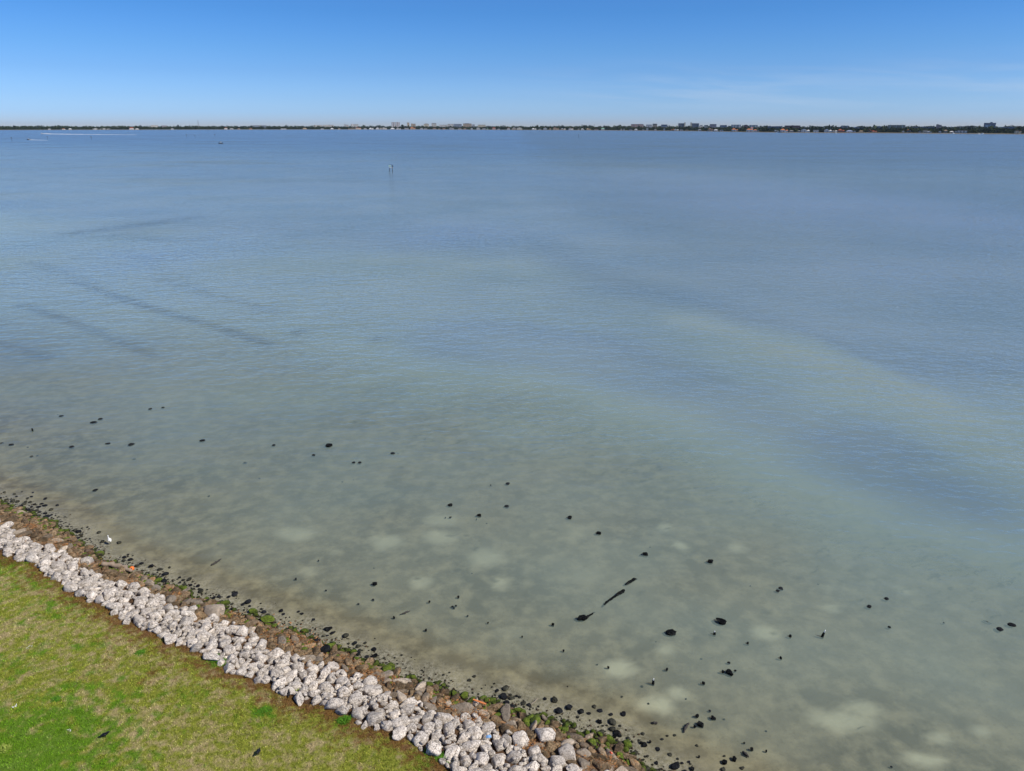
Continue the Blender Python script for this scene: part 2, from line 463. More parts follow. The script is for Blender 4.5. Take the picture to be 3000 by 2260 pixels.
nb = t.n('ShaderNodeBump', i_Height=hgt, i_Strength=t.math('MULTIPLY', st, WAVE), i_Distance=0.35).outputs[0]
turb = t.math('SUBTRACT', 1.0, t.math('POWER', 2.71828, t.math('MULTIPLY', t.math('MAXIMUM', t.math('SUBTRACT', D, 0.09), 0.0), -TURB_K)))
silt = t.noise(pos, 0.035, 5, 0.55)
tc1 = t.mix(t.maprange(silt, 0.35, 0.65), (0.270, 0.375, 0.350), (0.335, 0.435, 0.390))
tc2 = t.mix(t.maprange(silt, 0.35, 0.65), (0.155, 0.228, 0.270), (0.198, 0.268, 0.300))
tcol = t.mix(t.maprange(D, 0.34, 0.75, smooth=True), tc1, tc2)
tcol = t.mix(t.maprange(D, 0.9, 2.2, smooth=True), tcol, (0.105, 0.155, 0.190))
tcol = t.mix(t.math('MULTIPLY', sheen, 0.28), tcol, (0.30, 0.34, 0.37))  # silvery sheen patches painted into the diffuse body colour
tcol = t.mix(t.math('MULTIPLY', siltbar, 0.5), tcol, (0.36, 0.44, 0.39))
tcol = t.mix(t.math('MULTIPLY', weed, 0.38), tcol, (0.035, 0.050, 0.050))
dif = t.n('ShaderNodeBsdfDiffuse', i_Color=tcol)
tr = t.n('ShaderNodeBsdfTransparent', i_Color=t.mix(t.maprange(D, 0.0, 1.2), (0.95, 0.97, 0.95), (0.66, 0.82, 0.76)))
ms = t.n('ShaderNodeMixShader', i_0=turb)
t.put(ms.inputs[1], tr.outputs[0]); t.put(ms.inputs[2], dif.outputs[0])
gl = t.n('ShaderNodeBsdfGlossy', i_Roughness=t.maprange(D, 1.3, 2.8, 0.09, 0.20), i_Color=(1, 1, 1)); t.put(gl.inputs['Normal'], nb)
fr = t.n('ShaderNodeFresnel', i_IOR=1.333); t.put(fr.inputs['Normal'], nb)
ff = t.math('MINIMUM', t.math('MULTIPLY', fr.outputs[0], t.math('ADD', t.maprange(gust, 0.34, 0.66, 0.50, 1.55), t.math('MULTIPLY', sheen, 0.8))), 0.78)
ms2 = t.n('ShaderNodeMixShader', i_0=ff)
t.put(ms2.inputs[1], ms.outputs[0]); t.put(ms2.inputs[2], gl.outputs[0])
t.put(t.n('ShaderNodeOutputMaterial').inputs[0], ms2.outputs[0])

YR = np.concatenate([np.arange(-60, 14, 6.0), np.geomspace(14, 700, 400), np.geomspace(720, 14000, 60)])
UR = np.linspace(-1, 1, 380)
YY, UU = np.meshgrid(YR, UR, indexing='ij')
XX = UU * (np.maximum(YY, 14) * 1.05 + 60)
ridx = np.arange(YY.size).reshape(YY.shape)
wf = np.stack([ridx[:-1, :-1].ravel(), ridx[:-1, 1:].ravel(), ridx[1:, 1:].ravel(), ridx[1:, :-1].ravel()], 1)
wd = depth_of(XX, YY)
wweed = np.zeros(XX.shape)
for pts, k, wid, _ in STREAKS:
    wweed = np.maximum(wweed, k * np.exp(-(dist_poly(XX, YY, px_lin(pts)) / wid) ** 2) * (0.5 + vnoise(XX, YY, 12, 9)))
for it in PITS[-2:]:
    c = at(it[0], it[1]); wweed = np.maximum(wweed, 0.9 * np.exp(-(((XX - c[0]) / 0.9) ** 2 + ((YY - c[1]) / 1.6) ** 2)))
wsilt = np.clip(0.9 * np.exp(-(dist_poly(XX, YY, BAR_B) / 3.4) ** 2) * (0.15 + 1.5 * vnoise(XX, YY, 6, 11)) + 0.45 * np.exp(-(dist_poly(XX, YY, BAR_A) / 8.0) ** 2) + 0.35 * np.exp(-(dist_poly(XX, YY, px_lin([(60,840),(600,800),(900,860)])) / 25.0) ** 2), 0, 1)
wsheen = np.zeros(XX.shape)
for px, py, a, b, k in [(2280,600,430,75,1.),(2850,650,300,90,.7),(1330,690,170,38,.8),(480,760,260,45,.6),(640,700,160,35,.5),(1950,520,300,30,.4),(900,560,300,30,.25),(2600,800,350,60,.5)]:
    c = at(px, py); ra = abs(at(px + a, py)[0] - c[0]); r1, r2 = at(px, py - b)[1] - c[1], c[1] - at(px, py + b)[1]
    dy = YY - c[1]; wsheen = wsheen + k * np.exp(-((XX - c[0]) / ra) ** 2 - (dy / np.where(dy > 0, r1, r2)) ** 2) * (0.45 + 1.1 * vnoise(XX * 0.5, YY, max(6.0, r2 * 0.5), 41))
dsh = sq(XX, YY)[1] - w_of(sq(XX, YY)[0])
wchop = 0.13 + 0.55 * sstep(12, 50, dsh) + 0.3 * sstep(30, 120, dsh)
# calmer lens of water in the middle, livelier chop to the right
cc0 = at(1600, 1600)
wchop = wchop * (1 - 0.55 * np.exp(-(((XX - cc0[0]) / 12) ** 2 + ((YY - cc0[1]) / 14) ** 2)))
wchop = wchop * (0.8 + 0.5 * sstep(5, 60, XX))
water = tag(link('water', np_mesh('water', np.stack([XX.ravel(), YY.ravel(), np.zeros(XX.size)], 1), wf, True, {'depth': wd.ravel(), 'weed': wweed.ravel(), 'chop': wchop.ravel(), 'silt': wsilt.ravel(), 'sheen': wsheen.ravel()}), m_water), kind='structure')
# ------------------------------------------------------------------ boulders
def rock_verts(seed, sub=3, cuts=8, rough=0.10, flat=1.0, top=None):
    import bmesh
    bm = bmesh.new(); bmesh.ops.create_icosphere(bm, subdivisions=sub, radius=1.0)
    v = np.array([p.co[:] for p in bm.verts]); f = np.array([[q.index for q in p.verts] for p in bm.faces]); bm.free()
    r = np.random.default_rng(seed)
    for _ in range(cuts):
        n = r.normal(size=3); n /= np.linalg.norm(n); d = r.uniform(0.50, 0.88)
        over = np.maximum(v @ n - d, 0); v = v - np.outer(over * 0.97, n)
    off = Vector(r.uniform(-50, 50, 3))
    out = []
    for p in v:
        q = Vector(p)
        k = 0.55 * mnoise.noise(q * 1.3 + off) + 0.30 * mnoise.noise(q * 3.1 + off) + 0.22 * mnoise.noise(q * 6.5 + off)
        out.append(np.array(p) * (1 + rough * 1.6 * k))
    v = np.array(out)
    if top is not None: v[:, 2] = np.where(v[:, 2] > top, top + (v[:, 2] - top) * 0.12, v[:, 2])
    v -= (v.max(0) + v.min(0)) / 2
    v /= np.abs(v).max(0)          # unit half-extents; the object's scale gives the real half-size
    return v, f

def stone_mat(name, dark, mid, lite, pit, pit_lo, pit_hi, moss=None, moss_amt=0.0, rough=0.9, spec=0.25, stain=None, vary=(0.72, 1.10), pale=None, wet=False):
    m, t = newmat(name)
    tcn = t.n('ShaderNodeTexCoord'); oi = t.n('ShaderNodeObjectInfo')
    pos = t.n('ShaderNodeNewGeometry').outputs['Position']
    co = pos
    a = t.noise(co, 3.2, 5, 0.65); b = t.noise(co, 13.0, 5, 0.7); cfin = t.noise(co, 34.0, 3, 0.6)
    k = t.math('ADD', t.math('MULTIPLY', a, 0.6), t.math('MULTIPLY', b, 0.4))
    c = t.ramp(t.maprange(k, 0.32, 0.68), [(0.0, dark), (0.45, mid), (1.0, lite)])
    vor = t.n('ShaderNodeTexVoronoi', i_Scale=21.0); t.put(vor.inputs['Vector'], t.vmath('ADD', co, t.n('ShaderNodeVectorMath', operation='SCALE', i_0=t.noise(co, 9, 3, out='Color'), i_3=0.11).outputs[0]))
    holes = t.math('MULTIPLY', t.maprange(vor.outputs['Distance'], 0.34, 0.14), t.maprange(b, pit_lo, pit_hi))
    c = t.mix(t.math('MULTIPLY', holes, 0.92), c, pit)
    crack = t.maprange(cfin, 0.60, 0.72)
    c = t.mix(t.math('MULTIPLY', crack, 0.4), c, pit)
    crev = t.maprange(t.math('ABSOLUTE', t.math('SUBTRACT', t.noise(co, 4.6, 4, 0.6, dist=0.5), 0.5)), 0.0, 0.022, 1.0, 0.0)
    c = t.mix(t.math('MULTIPLY', crev, 0.55), c, pit)
    if stain: c = t.mix(t.math('MULTIPLY', t.maprange(a, 0.52, 0.66), 0.7), c, stain)
    if pale: c = t.mix(t.maprange(oi.outputs['Random'], 0.6, 0.95, 0.0, 0.75), c, pale)
    tone = t.maprange(t.math('FRACT', t.math('MULTIPLY', oi.outputs['Random'], 7.31)), 0, 1, *vary)
    cc = t.n('ShaderNodeVectorMath', operation='SCALE', i_0=c, i_3=tone).outputs[0]
    if moss:
        nz = t.n('ShaderNodeSeparateXYZ', i_0=t.n('ShaderNodeNewGeometry').outputs['Normal']).outputs['Z']
        mk = t.maprange(t.math('ADD', t.math('MULTIPLY', nz, 0.55), t.math('ADD', t.math('MULTIPLY', a, 0.9), t.math('MULTIPLY', oi.outputs['Random'], 0.25))), 1.0 - moss_amt, 1.22 - moss_amt)
        mc = t.ramp(b, [(0.3, moss[0]), (0.7, moss[1])])
        cc = t.mix(mk, cc, mc)
    if wet:   # darkened by the water as far up as the wavelets reach
        zz = t.n('ShaderNodeSeparateXYZ', i_0=pos).outputs['Z']
        wk = t.maprange(t.math('ADD', zz, t.math('MULTIPLY', t.math('SUBTRACT', a, 0.5), 0.25)), 0.03, 0.17, 0.30, 1.0)
        cc = t.n('ShaderNodeVectorMath', operation='SCALE', i_0=cc, i_3=wk).outputs[0]
    h = t.math('SUBTRACT', t.math('ADD', t.math('MULTIPLY', b, 0.9), t.math('MULTIPLY', cfin, 0.3)), t.math('ADD', t.math('MULTIPLY', holes, 0.8), t.math('MULTIPLY', crev, 0.6)))
    bb = t.n('ShaderNodeBsdfPrincipled', i_Base_Color=cc, i_Roughness=rough)
    bb.inputs['Specular IOR Level'].default_value = spec
    t.put(bb.inputs['Normal'], bump(t, h, 0.9, 0.05))
    t.put(t.n('ShaderNodeOutputMaterial').inputs[0], bb.outputs[0])
    return m

M_WHITE = stone_mat('white_limestone', (0.40, 0.33, 0.275), (0.74, 0.665, 0.585), (0.90, 0.845, 0.77), (0.06, 0.036, 0.022), 0.36, 0.50, stain=(0.50, 0.41, 0.32))
M_BROWN = stone_mat('weathered_brown_rock', (0.07, 0.043, 0.021), (0.215, 0.15, 0.083), (0.46, 0.365, 0.255), (0.035, 0.022, 0.015), 0.40, 0.55, stain=(0.36, 0.17, 0.055), vary=(0.45, 1.3), pale=(0.50, 0.43, 0.35), wet=True)
M_MOSS = stone_mat('mossy_rock', (0.035, 0.026, 0.018), (0.12, 0.095, 0.06), (0.24, 0.20, 0.14), (0.015, 0.011, 0.008), 0.40, 0.55, moss=((0.045, 0.085, 0.006), (0.185, 0.235, 0.025)), moss_amt=0.30, rough=0.75, wet=True)
M_DARK = stone_mat('dark_wet_stone', (0.008, 0.009, 0.011), (0.020, 0.022, 0.026), (0.045, 0.047, 0.050), (0.004, 0.004, 0.005), 0.42, 0.55, rough=0.8, spec=0.05)
M_MURK = stone_mat('silty_submerged_stone', (0.022, 0.022, 0.018), (0.055, 0.055, 0.042), (0.10, 0.10, 0.075), (0.012, 0.012, 0.010), 0.42, 0.55, rough=0.8, spec=0.05)
M_BLACK = stone_mat('oyster_crust', (0.003, 0.0035, 0.004), (0.008, 0.009, 0.010), (0.05, 0.052, 0.05), (0.001, 0.001, 0.001), 0.40, 0.52, rough=0.85, spec=0.05)

PROTO = {}
def proto_mesh(kind, i):
    if (kind, i) in PROTO: return PROTO[(kind, i)]
    cfg = {'white': (3, 17, 0.11), 'brown': (3, 18, 0.16), 'moss': (3, 7, 0.10), 'dark': (2, 6, 0.16), 'murk': (2, 6, 0.14), 'black': (3, 8, 0.34)}[kind]
    v, f = rock_verts(1000 * hash_kind(kind) + i, cfg[0], cfg[1], cfg[2], top=0.25 if kind in ('black', 'dark') else None)
    me = np_mesh('boulder', v, f, True)
    me.materials.append({'white': M_WHITE, 'brown': M_BROWN, 'moss': M_MOSS, 'dark': M_DARK, 'murk': M_MURK, 'black': M_BLACK}[kind])
    PROTO[(kind, i)] = me
    return me
def hash_kind(k): return {'white': 1, 'brown': 2, 'moss': 3, 'dark': 4, 'murk': 5, 'black': 6}[k]
NPROTO = {'white': 16, 'brown': 14, 'moss': 8, 'dark': 8, 'murk': 8, 'black': 8}

ITEMS = []     # every stone, for the labels written at the end
KNAME = {'white': ('limestone_boulder', 'boulder'), 'brown': ('brown_stone', 'brown stone'), 'moss': ('mossy_stone', 'mossy stone')}
def put_rock(kind, x, y, z, sx, sy, sz, rz=None, tilt=0.25, name='seabed_stone', cat='sea stone', label=None, desc=None, group=None):
    name, cat = KNAME.get(kind, (name, cat))
    me = proto_mesh(kind, random.randrange(NPROTO[kind]))
    o = bpy.data.objects.new(name, me); col.objects.link(o)
    o.location = (x, y, z); o.scale = (sx, sy, sz)
    o.rotation_euler = (random.uniform(-tilt, tilt), random.uniform(-tilt, tilt), random.uniform(0, 6.28) if rz is None else rz)
    o['category'] = cat
    if group: o['group'] = group
    if label: o['label'] = label
    else: ITEMS.append((o, desc))
    return o

class Pack:
    """dart-throwing with a spatial hash so that stones touch but hardly overlap"""
    def __init__(self, cell=0.5): self.h = {}; self.c = cell
    def ok(self, x, y, r, ov=0.8):
        ci, cj = int(x // self.c), int(y // self.c); k = int(math.ceil((r + 0.8) / self.c))
        for i in range(ci - k, ci + k + 1):
            for j in range(cj - k, cj + k + 1):
                for (a, b, q) in self.h.get((i, j), ()):
                    if (a - x) ** 2 + (b - y) ** 2 < (ov * (q + r)) ** 2: return False
        return True
    def add(self, x, y, r): self.h.setdefault((int(x // self.c), int(y // self.c)), []).append((x, y, r))

def m_of(s):   # boundary between the white rubble and the weathered stones nearer the water
    return l_of(s) + (w_of(s) - l_of(s)) * (np.interp(s, [-55, -44, -38, -30, -5], [0.36, 0.40, 0.50, 0.57, 0.56]) + 0.07 * np.sin(np.asarray(s) * 0.9) + 0.05 * np.sin(np.asarray(s) * 2.7))

pack = Pack()
# stones one can single out in the photograph: pixel centre, pixel width and height, kind, label
HERO = [
 (1660,2212,64,62,'white',"biggest round pale boulder at the low right end of the rubble"),
 (1353,2084,74,34,'brown',"long grey-brown boulder lying sideways below bright green mossy stones"),
 (1488,2150,56,44,'brown',"tan-faced round boulder beside the water end of the rubble, above two green stones"),
 (1592,2163,66,46,'white',"long slanted pale slab sloping towards the water left of the biggest round boulder"),
 (1525,2180,54,44,'white',"pale boulder with two humps left of the long slanted slab"),
 (1392,2160,46,38,'white',"blocky white boulder in the middle of the rubble below the long sideways boulder"),
 (1336,2126,42,34,'white',"speckled white boulder directly below the long sideways grey-brown boulder"),
 (1366,2236,46,40,'white',"large white boulder at the lawn edge by the bottom edge of the photo"),
 (1318,2192,38,38,'white',"squarish white boulder at the lawn edge beside the low weed tufts"),
 (1462,2190,48,34,'white',"flat white boulder near the scrap of blue plastic"),
 (1040,2060,46,42,'white',"squarish dark-pitted white boulder at the lawn edge, alone in its corner"),
 (1090,2030,64,34,'white',"wide flat-topped white boulder in the middle of the rubble"),
 (1068,2052,30,42,'white',"upright narrow white boulder right of the squarish dark-pitted one"),
 (955,2020,56,36,'white',"big smooth white boulder at the lawn edge above the squarish dark-pitted one"),
 (903,2000,42,42,'white',"tall white boulder with a peaked top near the perched black bird"),
 (974,1959,42,40,'white',"round white boulder below the black rock, high up towards the water"),
 (915,1965,38,38,'white',"round pale mid-rubble boulder left of the one below the black rock"),
 (873,1955,42,32,'white',"leaning pale boulder up-left of the peaked white boulder"),
 (806,1922,56,36,'white',"big low white dome of a boulder in the middle of the rubble"),
 (627,1800,72,44,'brown',"big slab with a flat brown face that stands out of the pale rubble"),
 (622,1817,38,30,'white',"white round boulder leaning on the big brown-faced slab"),
 (600,1873,46,40,'white',"big oval white boulder at the lawn edge, its flat side turned to the grass"),
 (545,1830,48,38,'white',"bulky white boulder at the lawn edge below the brown-faced slab"),
 (535,1793,30,30,'white',"round white boulder left of the big brown-faced slab"),
 (563,1793,30,26,'white',"second round white boulder, between another round one and the brown-faced slab"),
 (655,1872,60,26,'white',"long low white boulder lying right of the big oval one"),
 (98,1602,64,18,'white',"long white slab in the upper rubble near the left edge of the photo"),
 (172,1663,46,28,'white',"broad pale slab in the rubble below the white wading bird"),
 (255,1648,40,26,'white',"rough pinkish pale boulder between the white rubble and the mossy stone"),
 (325,1683,54,22,'brown',"long weathered boulder lying below the grey driftwood log"),
 (953,1908,32,24,'dark',"black rock lying on orange weed among brown stones"),
 (1062,1962,36,40,'brown',"orange-brown standing stone near the water, with orange weed round its foot"),
 (785,1822,48,26,'moss',"broad bright green mossy boulder at the waterline"),
 (742,1795,30,16,'moss',"flat green mossy stone left of the broad bright green one"),
 (292,1628,30,18,'moss',"rounded green mossy stone below the white wading bird"),
 (968,1898,30,20,'moss',"dark green mossy stone just above the black rock"),
 (893,1853,26,14,'moss',"small flat green mossy stone between the broad bright one and the black rock"),
 (1358,2042,30,24,'moss',"yellow-green mossy stone by the orange board at the waterline"),
 (1428,2055,22,22,'moss',"round green mossy stone right of the orange board"),
 (1442,2057,32,16,'moss',"vivid green capped stone out at the water's edge right of the orange board"),
 (1568,2118,36,36,'moss',"large leaf-green mossy boulder half in the water"),
 (1542,2118,24,24,'moss',"deep green mossy stone touching the large leaf-green one on its left"),
 (1135,1965,30,24,'moss',"two-toned emerald mossy stone at the waterline"),
 (1655,2140,24,20,'moss',"olive mossy stone above the biggest round boulder"),
 (1735,2180,30,20,'moss',"low yellow-green mossy stone right of the biggest round boulder"),
]
for px, py, pw, ph, kind, lab in HERO:
    p = at_ground(px, py); k = ppm(p)
    rx, ry = pw / k / 2, min(pw, ph * 1.35) / k / 2
    rz_ = min(rx, ry) * 0.72
    s, q = sq(p[0], p[1])
    put_rock(kind, p[0], p[1], p[2] + rz_ * 0.30, rx, ry, rz_, rz=random.uniform(-0.25, 0.25) - (0.25 if kind != 'moss' else 0), tilt=0.15, label=lab,
             group={'white': 'pale limestone boulders of the shore rubble', 'brown': 'weathered brown stones above the waterline', 'moss': 'green mossy stones along the waterline', 'dark': 'dark stones in the shallows'}[kind])
    n = max(1, int(round(rx / max(ry, 0.05))))
    for i in range(n):
        pack.add(p[0] + (i - (n - 1) / 2) * rx * 2 / n * 0.8, p[1], ry * 0.95)

def visible_s(): return -58.0, 2.0
spare = {'white': [], 'brown': []}
def fill(kind, qlo, qhi, rlo, rhi, tries, ov, cap, desc, group, name='seabed_stone', cat='sea stone', lift=0.35, fall=0.27, ext=(0.95, 1.5), power=2.0, slo=-54.0, shi=-3.0, flat=(0.6, 0.9)):
    made = []
    for _ in range(tries):
        s = random.uniform(slo, shi); u = random.random()
        lo, hi = float(qlo(s)), float(qhi(s))
        q = lo + (hi - lo) * u
        frac = _ / tries
        r = rhi - (rhi - rlo) * (frac ** fall) * random.uniform(0.75, 1.0)
        x, y = xy(s, q)
        if not pack.ok(x, y, r, ov): continue
        pack.add(x, y, r)
        made.append((x, y, r))
    # those that show largest in the photograph become objects
    made.sort(key=lambda m: -m[2] * ppm((m[0], m[1], 0.5)) * (1.0 if -80 < pix((m[0], m[1], 0.5))[0] < 3080 and pix((m[0], m[1], 0.5))[1] < 2330 else 0.0))
    for i, (x, y, r) in enumerate(made):
        z = float(height(np.array(x), np.array(y)))
        ex = random.uniform(*ext); sz = r * random.uniform(*flat)
        inview = pix((x, y, z))[1] < 2330 and pix((x, y, z))[0] > -80
        if i < cap and inview:
            put_rock(kind, x, y, z + sz * lift, r * ex, r / ex ** 0.4, sz, desc=desc(x, y, r), group=group, name=name, cat=cat, tilt=0.3)
        elif inview or r > 0.1:
            spare.setdefault(kind, []).append((x, y, z + sz * lift, r * ex, r / ex ** 0.4, sz))
    return len(made)

def white_desc(x, y, r):
    s, q = sq(x, y); f = float((q - l_of(s)) / (m_of(s) - l_of(s)))
    size = 'large' if r > 0.30 else ('medium' if r > 0.215 else 'small')
    row = 'lawn-edge' if f < 0.28 else ('mid-rubble' if f < 0.72 else 'outer')
    return f"{size} pale {row} boulder"
def brown_desc(x, y, r):
    s, q = sq(x, y); f = float((q - m_of(s)) / (w_of(s) - m_of(s)))
    return f"{'large' if r > 0.22 else 'small'} brown " + ('upper stone' if f < 0.45 else 'lower stone')
nW = fill('white', lambda s: l_of(s) + 0.02, lambda s: m_of(s) + 0.15, 0.075, 0.37, 26000, 0.90, 300 - sum(1 for h in HERO if h[4] == 'white'), white_desc, 'pale limestone boulders of the shore rubble', lift=0.42)
nB = fill('brown', lambda s: m_of(s) - 0.15, lambda s: w_of(s) - 0.05, 0.07, 0.34, 9000, 0.84, 220, brown_desc, 'weathered brown stones above the waterline', ext=(1.0, 2.0), lift=0.25, flat=(0.45, 0.75))
nM = fill('moss', lambda s: w_of(s) - 0.75, lambda s: w_of(s) + 0.22, 0.05, 0.24, 3200, 0.66, 210, lambda x, y, r: f"{'large' if r > 0.17 else 'small'} mossy waterline stone", 'green mossy stones along the waterline', lift=0.28)
# second course: smaller pale stones wedged in the gaps and on top of the first
pack2 = Pack()
for _ in range(1100):
    s = random.uniform(-54, -3); f = random.random()
    q = float(l_of(s)) + 0.05 + (float(m_of(s)) - float(l_of(s)) + 0.2) * f
    r = random.uniform(0.05, 0.13); x, y = xy(s, q)
    if pack2.ok(x, y, r, 1.15):
        pack2.add(x, y, r)
        z = float(height(np.array(x), np.array(y)))
        spare['white'].append((x, y, z + random.uniform(0.10, 0.24), r * random.uniform(1, 1.4), r, r * random.uniform(0.6, 0.9)))

def scatter_mesh(name, items, mat, seed, label, cat, sub=2, cuts=12, rough=0.1, n=8):
    protos = [rock_verts(seed * 77 + i, sub, cuts, rough) for i in range(n)]
    V, Fc, b = [], [], 0
    for k, (x, y, z, sx, sy, sz) in enumerate(items):
        v, f = protos[k % n]
        a = random.uniform(0, 6.28); ca, sa = math.cos(a), math.sin(a)
        p = v * np.array([sx, sy, sz]); tl = random.uniform(-0.3, 0.3)
        p = np.stack([p[:, 0], p[:, 1] * math.cos(tl) - p[:, 2] * math.sin(tl), p[:, 1] * math.sin(tl) + p[:, 2] * math.cos(tl)], 1)
        p = np.stack([p[:, 0] * ca - p[:, 1] * sa + x, p[:, 0] * sa + p[:, 1] * ca + y, p[:, 2] + z], 1)
        V.append(p); Fc.append(f + b); b += len(p)
    o = link(name, np_mesh(name, np.concatenate(V), np.concatenate(Fc), True), mat)
    return tag(o, label, cat, None, 'stuff')
scatter_mesh('rubble_stones', spare['white'], M_WHITE, 3, "small pale stones filling the gaps of the white rubble bank", 'rubble', 2)
if spare['brown']: scatter_mesh('brown_rubble', spare['brown'], M_BROWN, 4, "small brown stones filling the gaps above the waterline", 'rubble', 2)
if spare.get('moss'): scatter_mesh('mossy_rubble', spare['moss'], M_MOSS, 8, "little green mossy stones filling the gaps along the waterline", 'rubble', 1, 6, 0.1, 6)
# gravel, shells and pebbles wetted by the water
peb = []
for _ in range(4200):
    s = random.uniform(-54, 6); d = random.choice([random.gauss(0.0, 0.35), random.gauss(0.2, 0.45), random.uniform(-1.4, 0.1)])
    x, y = xy(s, float(w_of(s)) + d); r = random.uniform(0.018, 0.055)
    peb.append((x, y, float(height(np.array(x), np.array(y))) + r * 0.3, r * 1.3, r, r * 0.6))
peb_w, peb_d = peb[::3], peb[1::3] + peb[2::3]
scatter_mesh('pebbles', peb_w, M_BROWN, 5, "pale gravel and shell strewn along the water's edge", 'gravel', 1, 3, 0.1, 5)
scatter_mesh('dark_pebbles', peb_d, M_MURK, 6, "dark pebbles lying in the shallow water's edge", 'gravel', 1, 3, 0.1, 5)

# ------------------------------------------------------------------ stones and oyster clumps in the shallows (pixel, pixel width)
SEA = [(180,1219,13,'d'),(169,1213,5,'m'),(274,1238,19,'d'),(295,1228,14,'d'),(440,1199,11,'d'),(477,1195,9,'d'),(33,1303,14,'d'),(5,1298,10,'m'),(93,1337,10,'m'),(109,1334,7,'m'),(81,1309,6,'m'),
 (210,1310,16,'d'),(316,1300,15,'d'),(385,1303,19,'d'),(393,1343,9,'m'),(280,1436,15,'d'),(38,1469,17,'m'),(96,1443,7,'d'),(92,1455,10,'d'),(133,1461,12,'d'),(75,1471,11,'m'),(88,1472,10,'m'),(70,1478,13,'m'),(113,1485,14,'d'),(131,1481,16,'d'),(122,1476,12,'d'),(150,1494,13,'m'),(116,1500,13,'d'),(132,1504,14,'d'),(137,1514,20,'d'),(150,1509,12,'d'),(122,1520,12,'d'),(20,1465,10,'m'),(12,1443,8,'m'),(42,1448,9,'m'),
 (593,1291,18,'d'),(802,1305,12,'d'),(964,1307,19,'b',8),(919,1334,12,'d'),(760,1400,7,'m'),(612,1452,8,'m'),(718,1355,11,'m'),(1036,1356,11,'d'),(1054,1356,12,'d'),(1151,1329,12,'d'),(1166,1326,5,'m'),(1245,1284,6,'m'),(1319,1482,14,'b'),(1305,1516,4,'d'),(1320,1516,8,'d'),(1003,1409,6,'m'),(1035,1403,4,'m'),
 (1438,1422,5,'d'),(1488,1418,13,'d'),(1485,1484,14,'d'),(1403,1512,16,'b'),(1396,1521,4,'d'),(1426,1531,5,'m'),(1670,1518,15,'b'),(1383,1677,5,'m'),(1343,1751,8,'b'),(1258,1765,6,'b'),(1325,1778,8,'d'),(1336,1775,7,'d'),(1330,1782,6,'d'),
 (1754,1564,14,'b'),(1889,1626,18,'b'),(2082,1647,16,'b'),(1620,1832,9,'b'),(1651,1908,6,'b'),(1782,1957,7,'b'),(1749,1945,7,'m'),(1966,1856,32,'b',15),(1663,2010,5,'m'),(1881,2009,9,'m'),(1954,1964,8,'b'),(2055,1927,7,'m'),(2061,2004,9,'b'),(1922,1877,4,'m'),
 (2113,1824,29,'b',14),(2288,1725,14,'d'),(2279,1732,10,'d'),(2191,1886,7,'b'),(2315,1866,8,'b'),(2288,1930,8,'b'),(2135,1942,10,'d'),(2135,1971,20,'b'),(2142,1978,12,'b'),(2117,1971,8,'b'),(2154,1966,6,'b'),(2199,1714,5,'m'),(2597,1755,11,'d'),(2547,1778,14,'d'),(2605,1838,9,'d'),(2765,1824,6,'d'),(2929,1844,20,'d'),(2965,1832,20,'d'),
 (1703,2087,22,'b'),(1724,2090,14,'d'),(1693,2101,10,'m'),(1741,2070,14,'m'),(1758,2081,16,'d'),(1756,2116,15,'b'),(1794,2117,24,'m'),(1794,2137,20,'m'),(1806,2150,20,'b'),(1816,2156,14,'b'),(1800,2160,12,'b'),(1841,2164,15,'m'),(1884,2150,12,'m'),(1888,2184,18,'b'),(1880,2178,12,'b'),(1904,2176,8,'b'),(1926,2195,17,'d'),(2052,2124,22,'b'),(2042,2100,12,'b'),(2035,2131,8,'b'),(2080,2083,8,'d'),(2090,2106,16,'b'),(2122,2105,7,'m'),(1940,2165,10,'d'),(1977,2153,9,'m'),(1955,2155,8,'m'),(1963,2211,13,'m'),(2042,2184,9,'m'),(2028,2254,14,'b'),(2048,2219,7,'b'),(2123,2235,16,'b'),(2151,2225,15,'b'),(2202,2197,10,'b'),(2180,2177,7,'d'),(2245,2202,6,'b'),(2122,2214,8,'m'),(2120,2255,15,'m'),(2175,2250,14,'m'),(2612,2247,7,'d'),
 (1050,1770,7,'d'),(1093,1758,9,'d'),(1154,1811,7,'b'),(1248,1848,7,'b'),(874,1792,10,'d'),(884,1798,13,'d'),(830,1799,11,'d'),(918,1815,12,'d'),(962,1844,26,'b',13),(959,1862,10,'d'),(1021,1886,8,'m'),(1070,1884,10,'m'),(1099,1923,18,'b'),(1075,1924,13,'d'),(867,1698,6,'b'),(933,1643,5,'d'),(1095,1662,5,'m'),(955,1730,6,'d'),(1098,1713,14,'b'),(1370,1805,6,'d'),(1430,1826,5,'b'),(1530,1866,5,'b'),(2398,1708,6,'m'),(1905,1600,6,'m'),
 (1245,2250,8,'d'),(2010,2045,7,'m'),(1822,2040,8,'m'),(1900,2060,7,'m'),(2245,2140,6,'m')]
def pick(k): return {'d': 'dark', 'm': 'murk', 'b': 'black'}[k]
def sea_desc(k, pw):
    return {'d': 'dark', 'm': 'faint grey', 'b': 'black'}[k] + {0: ' little', 1: ''}[0 if pw < 9 else 1] + ' stone in shallow water'
psea = Pack()
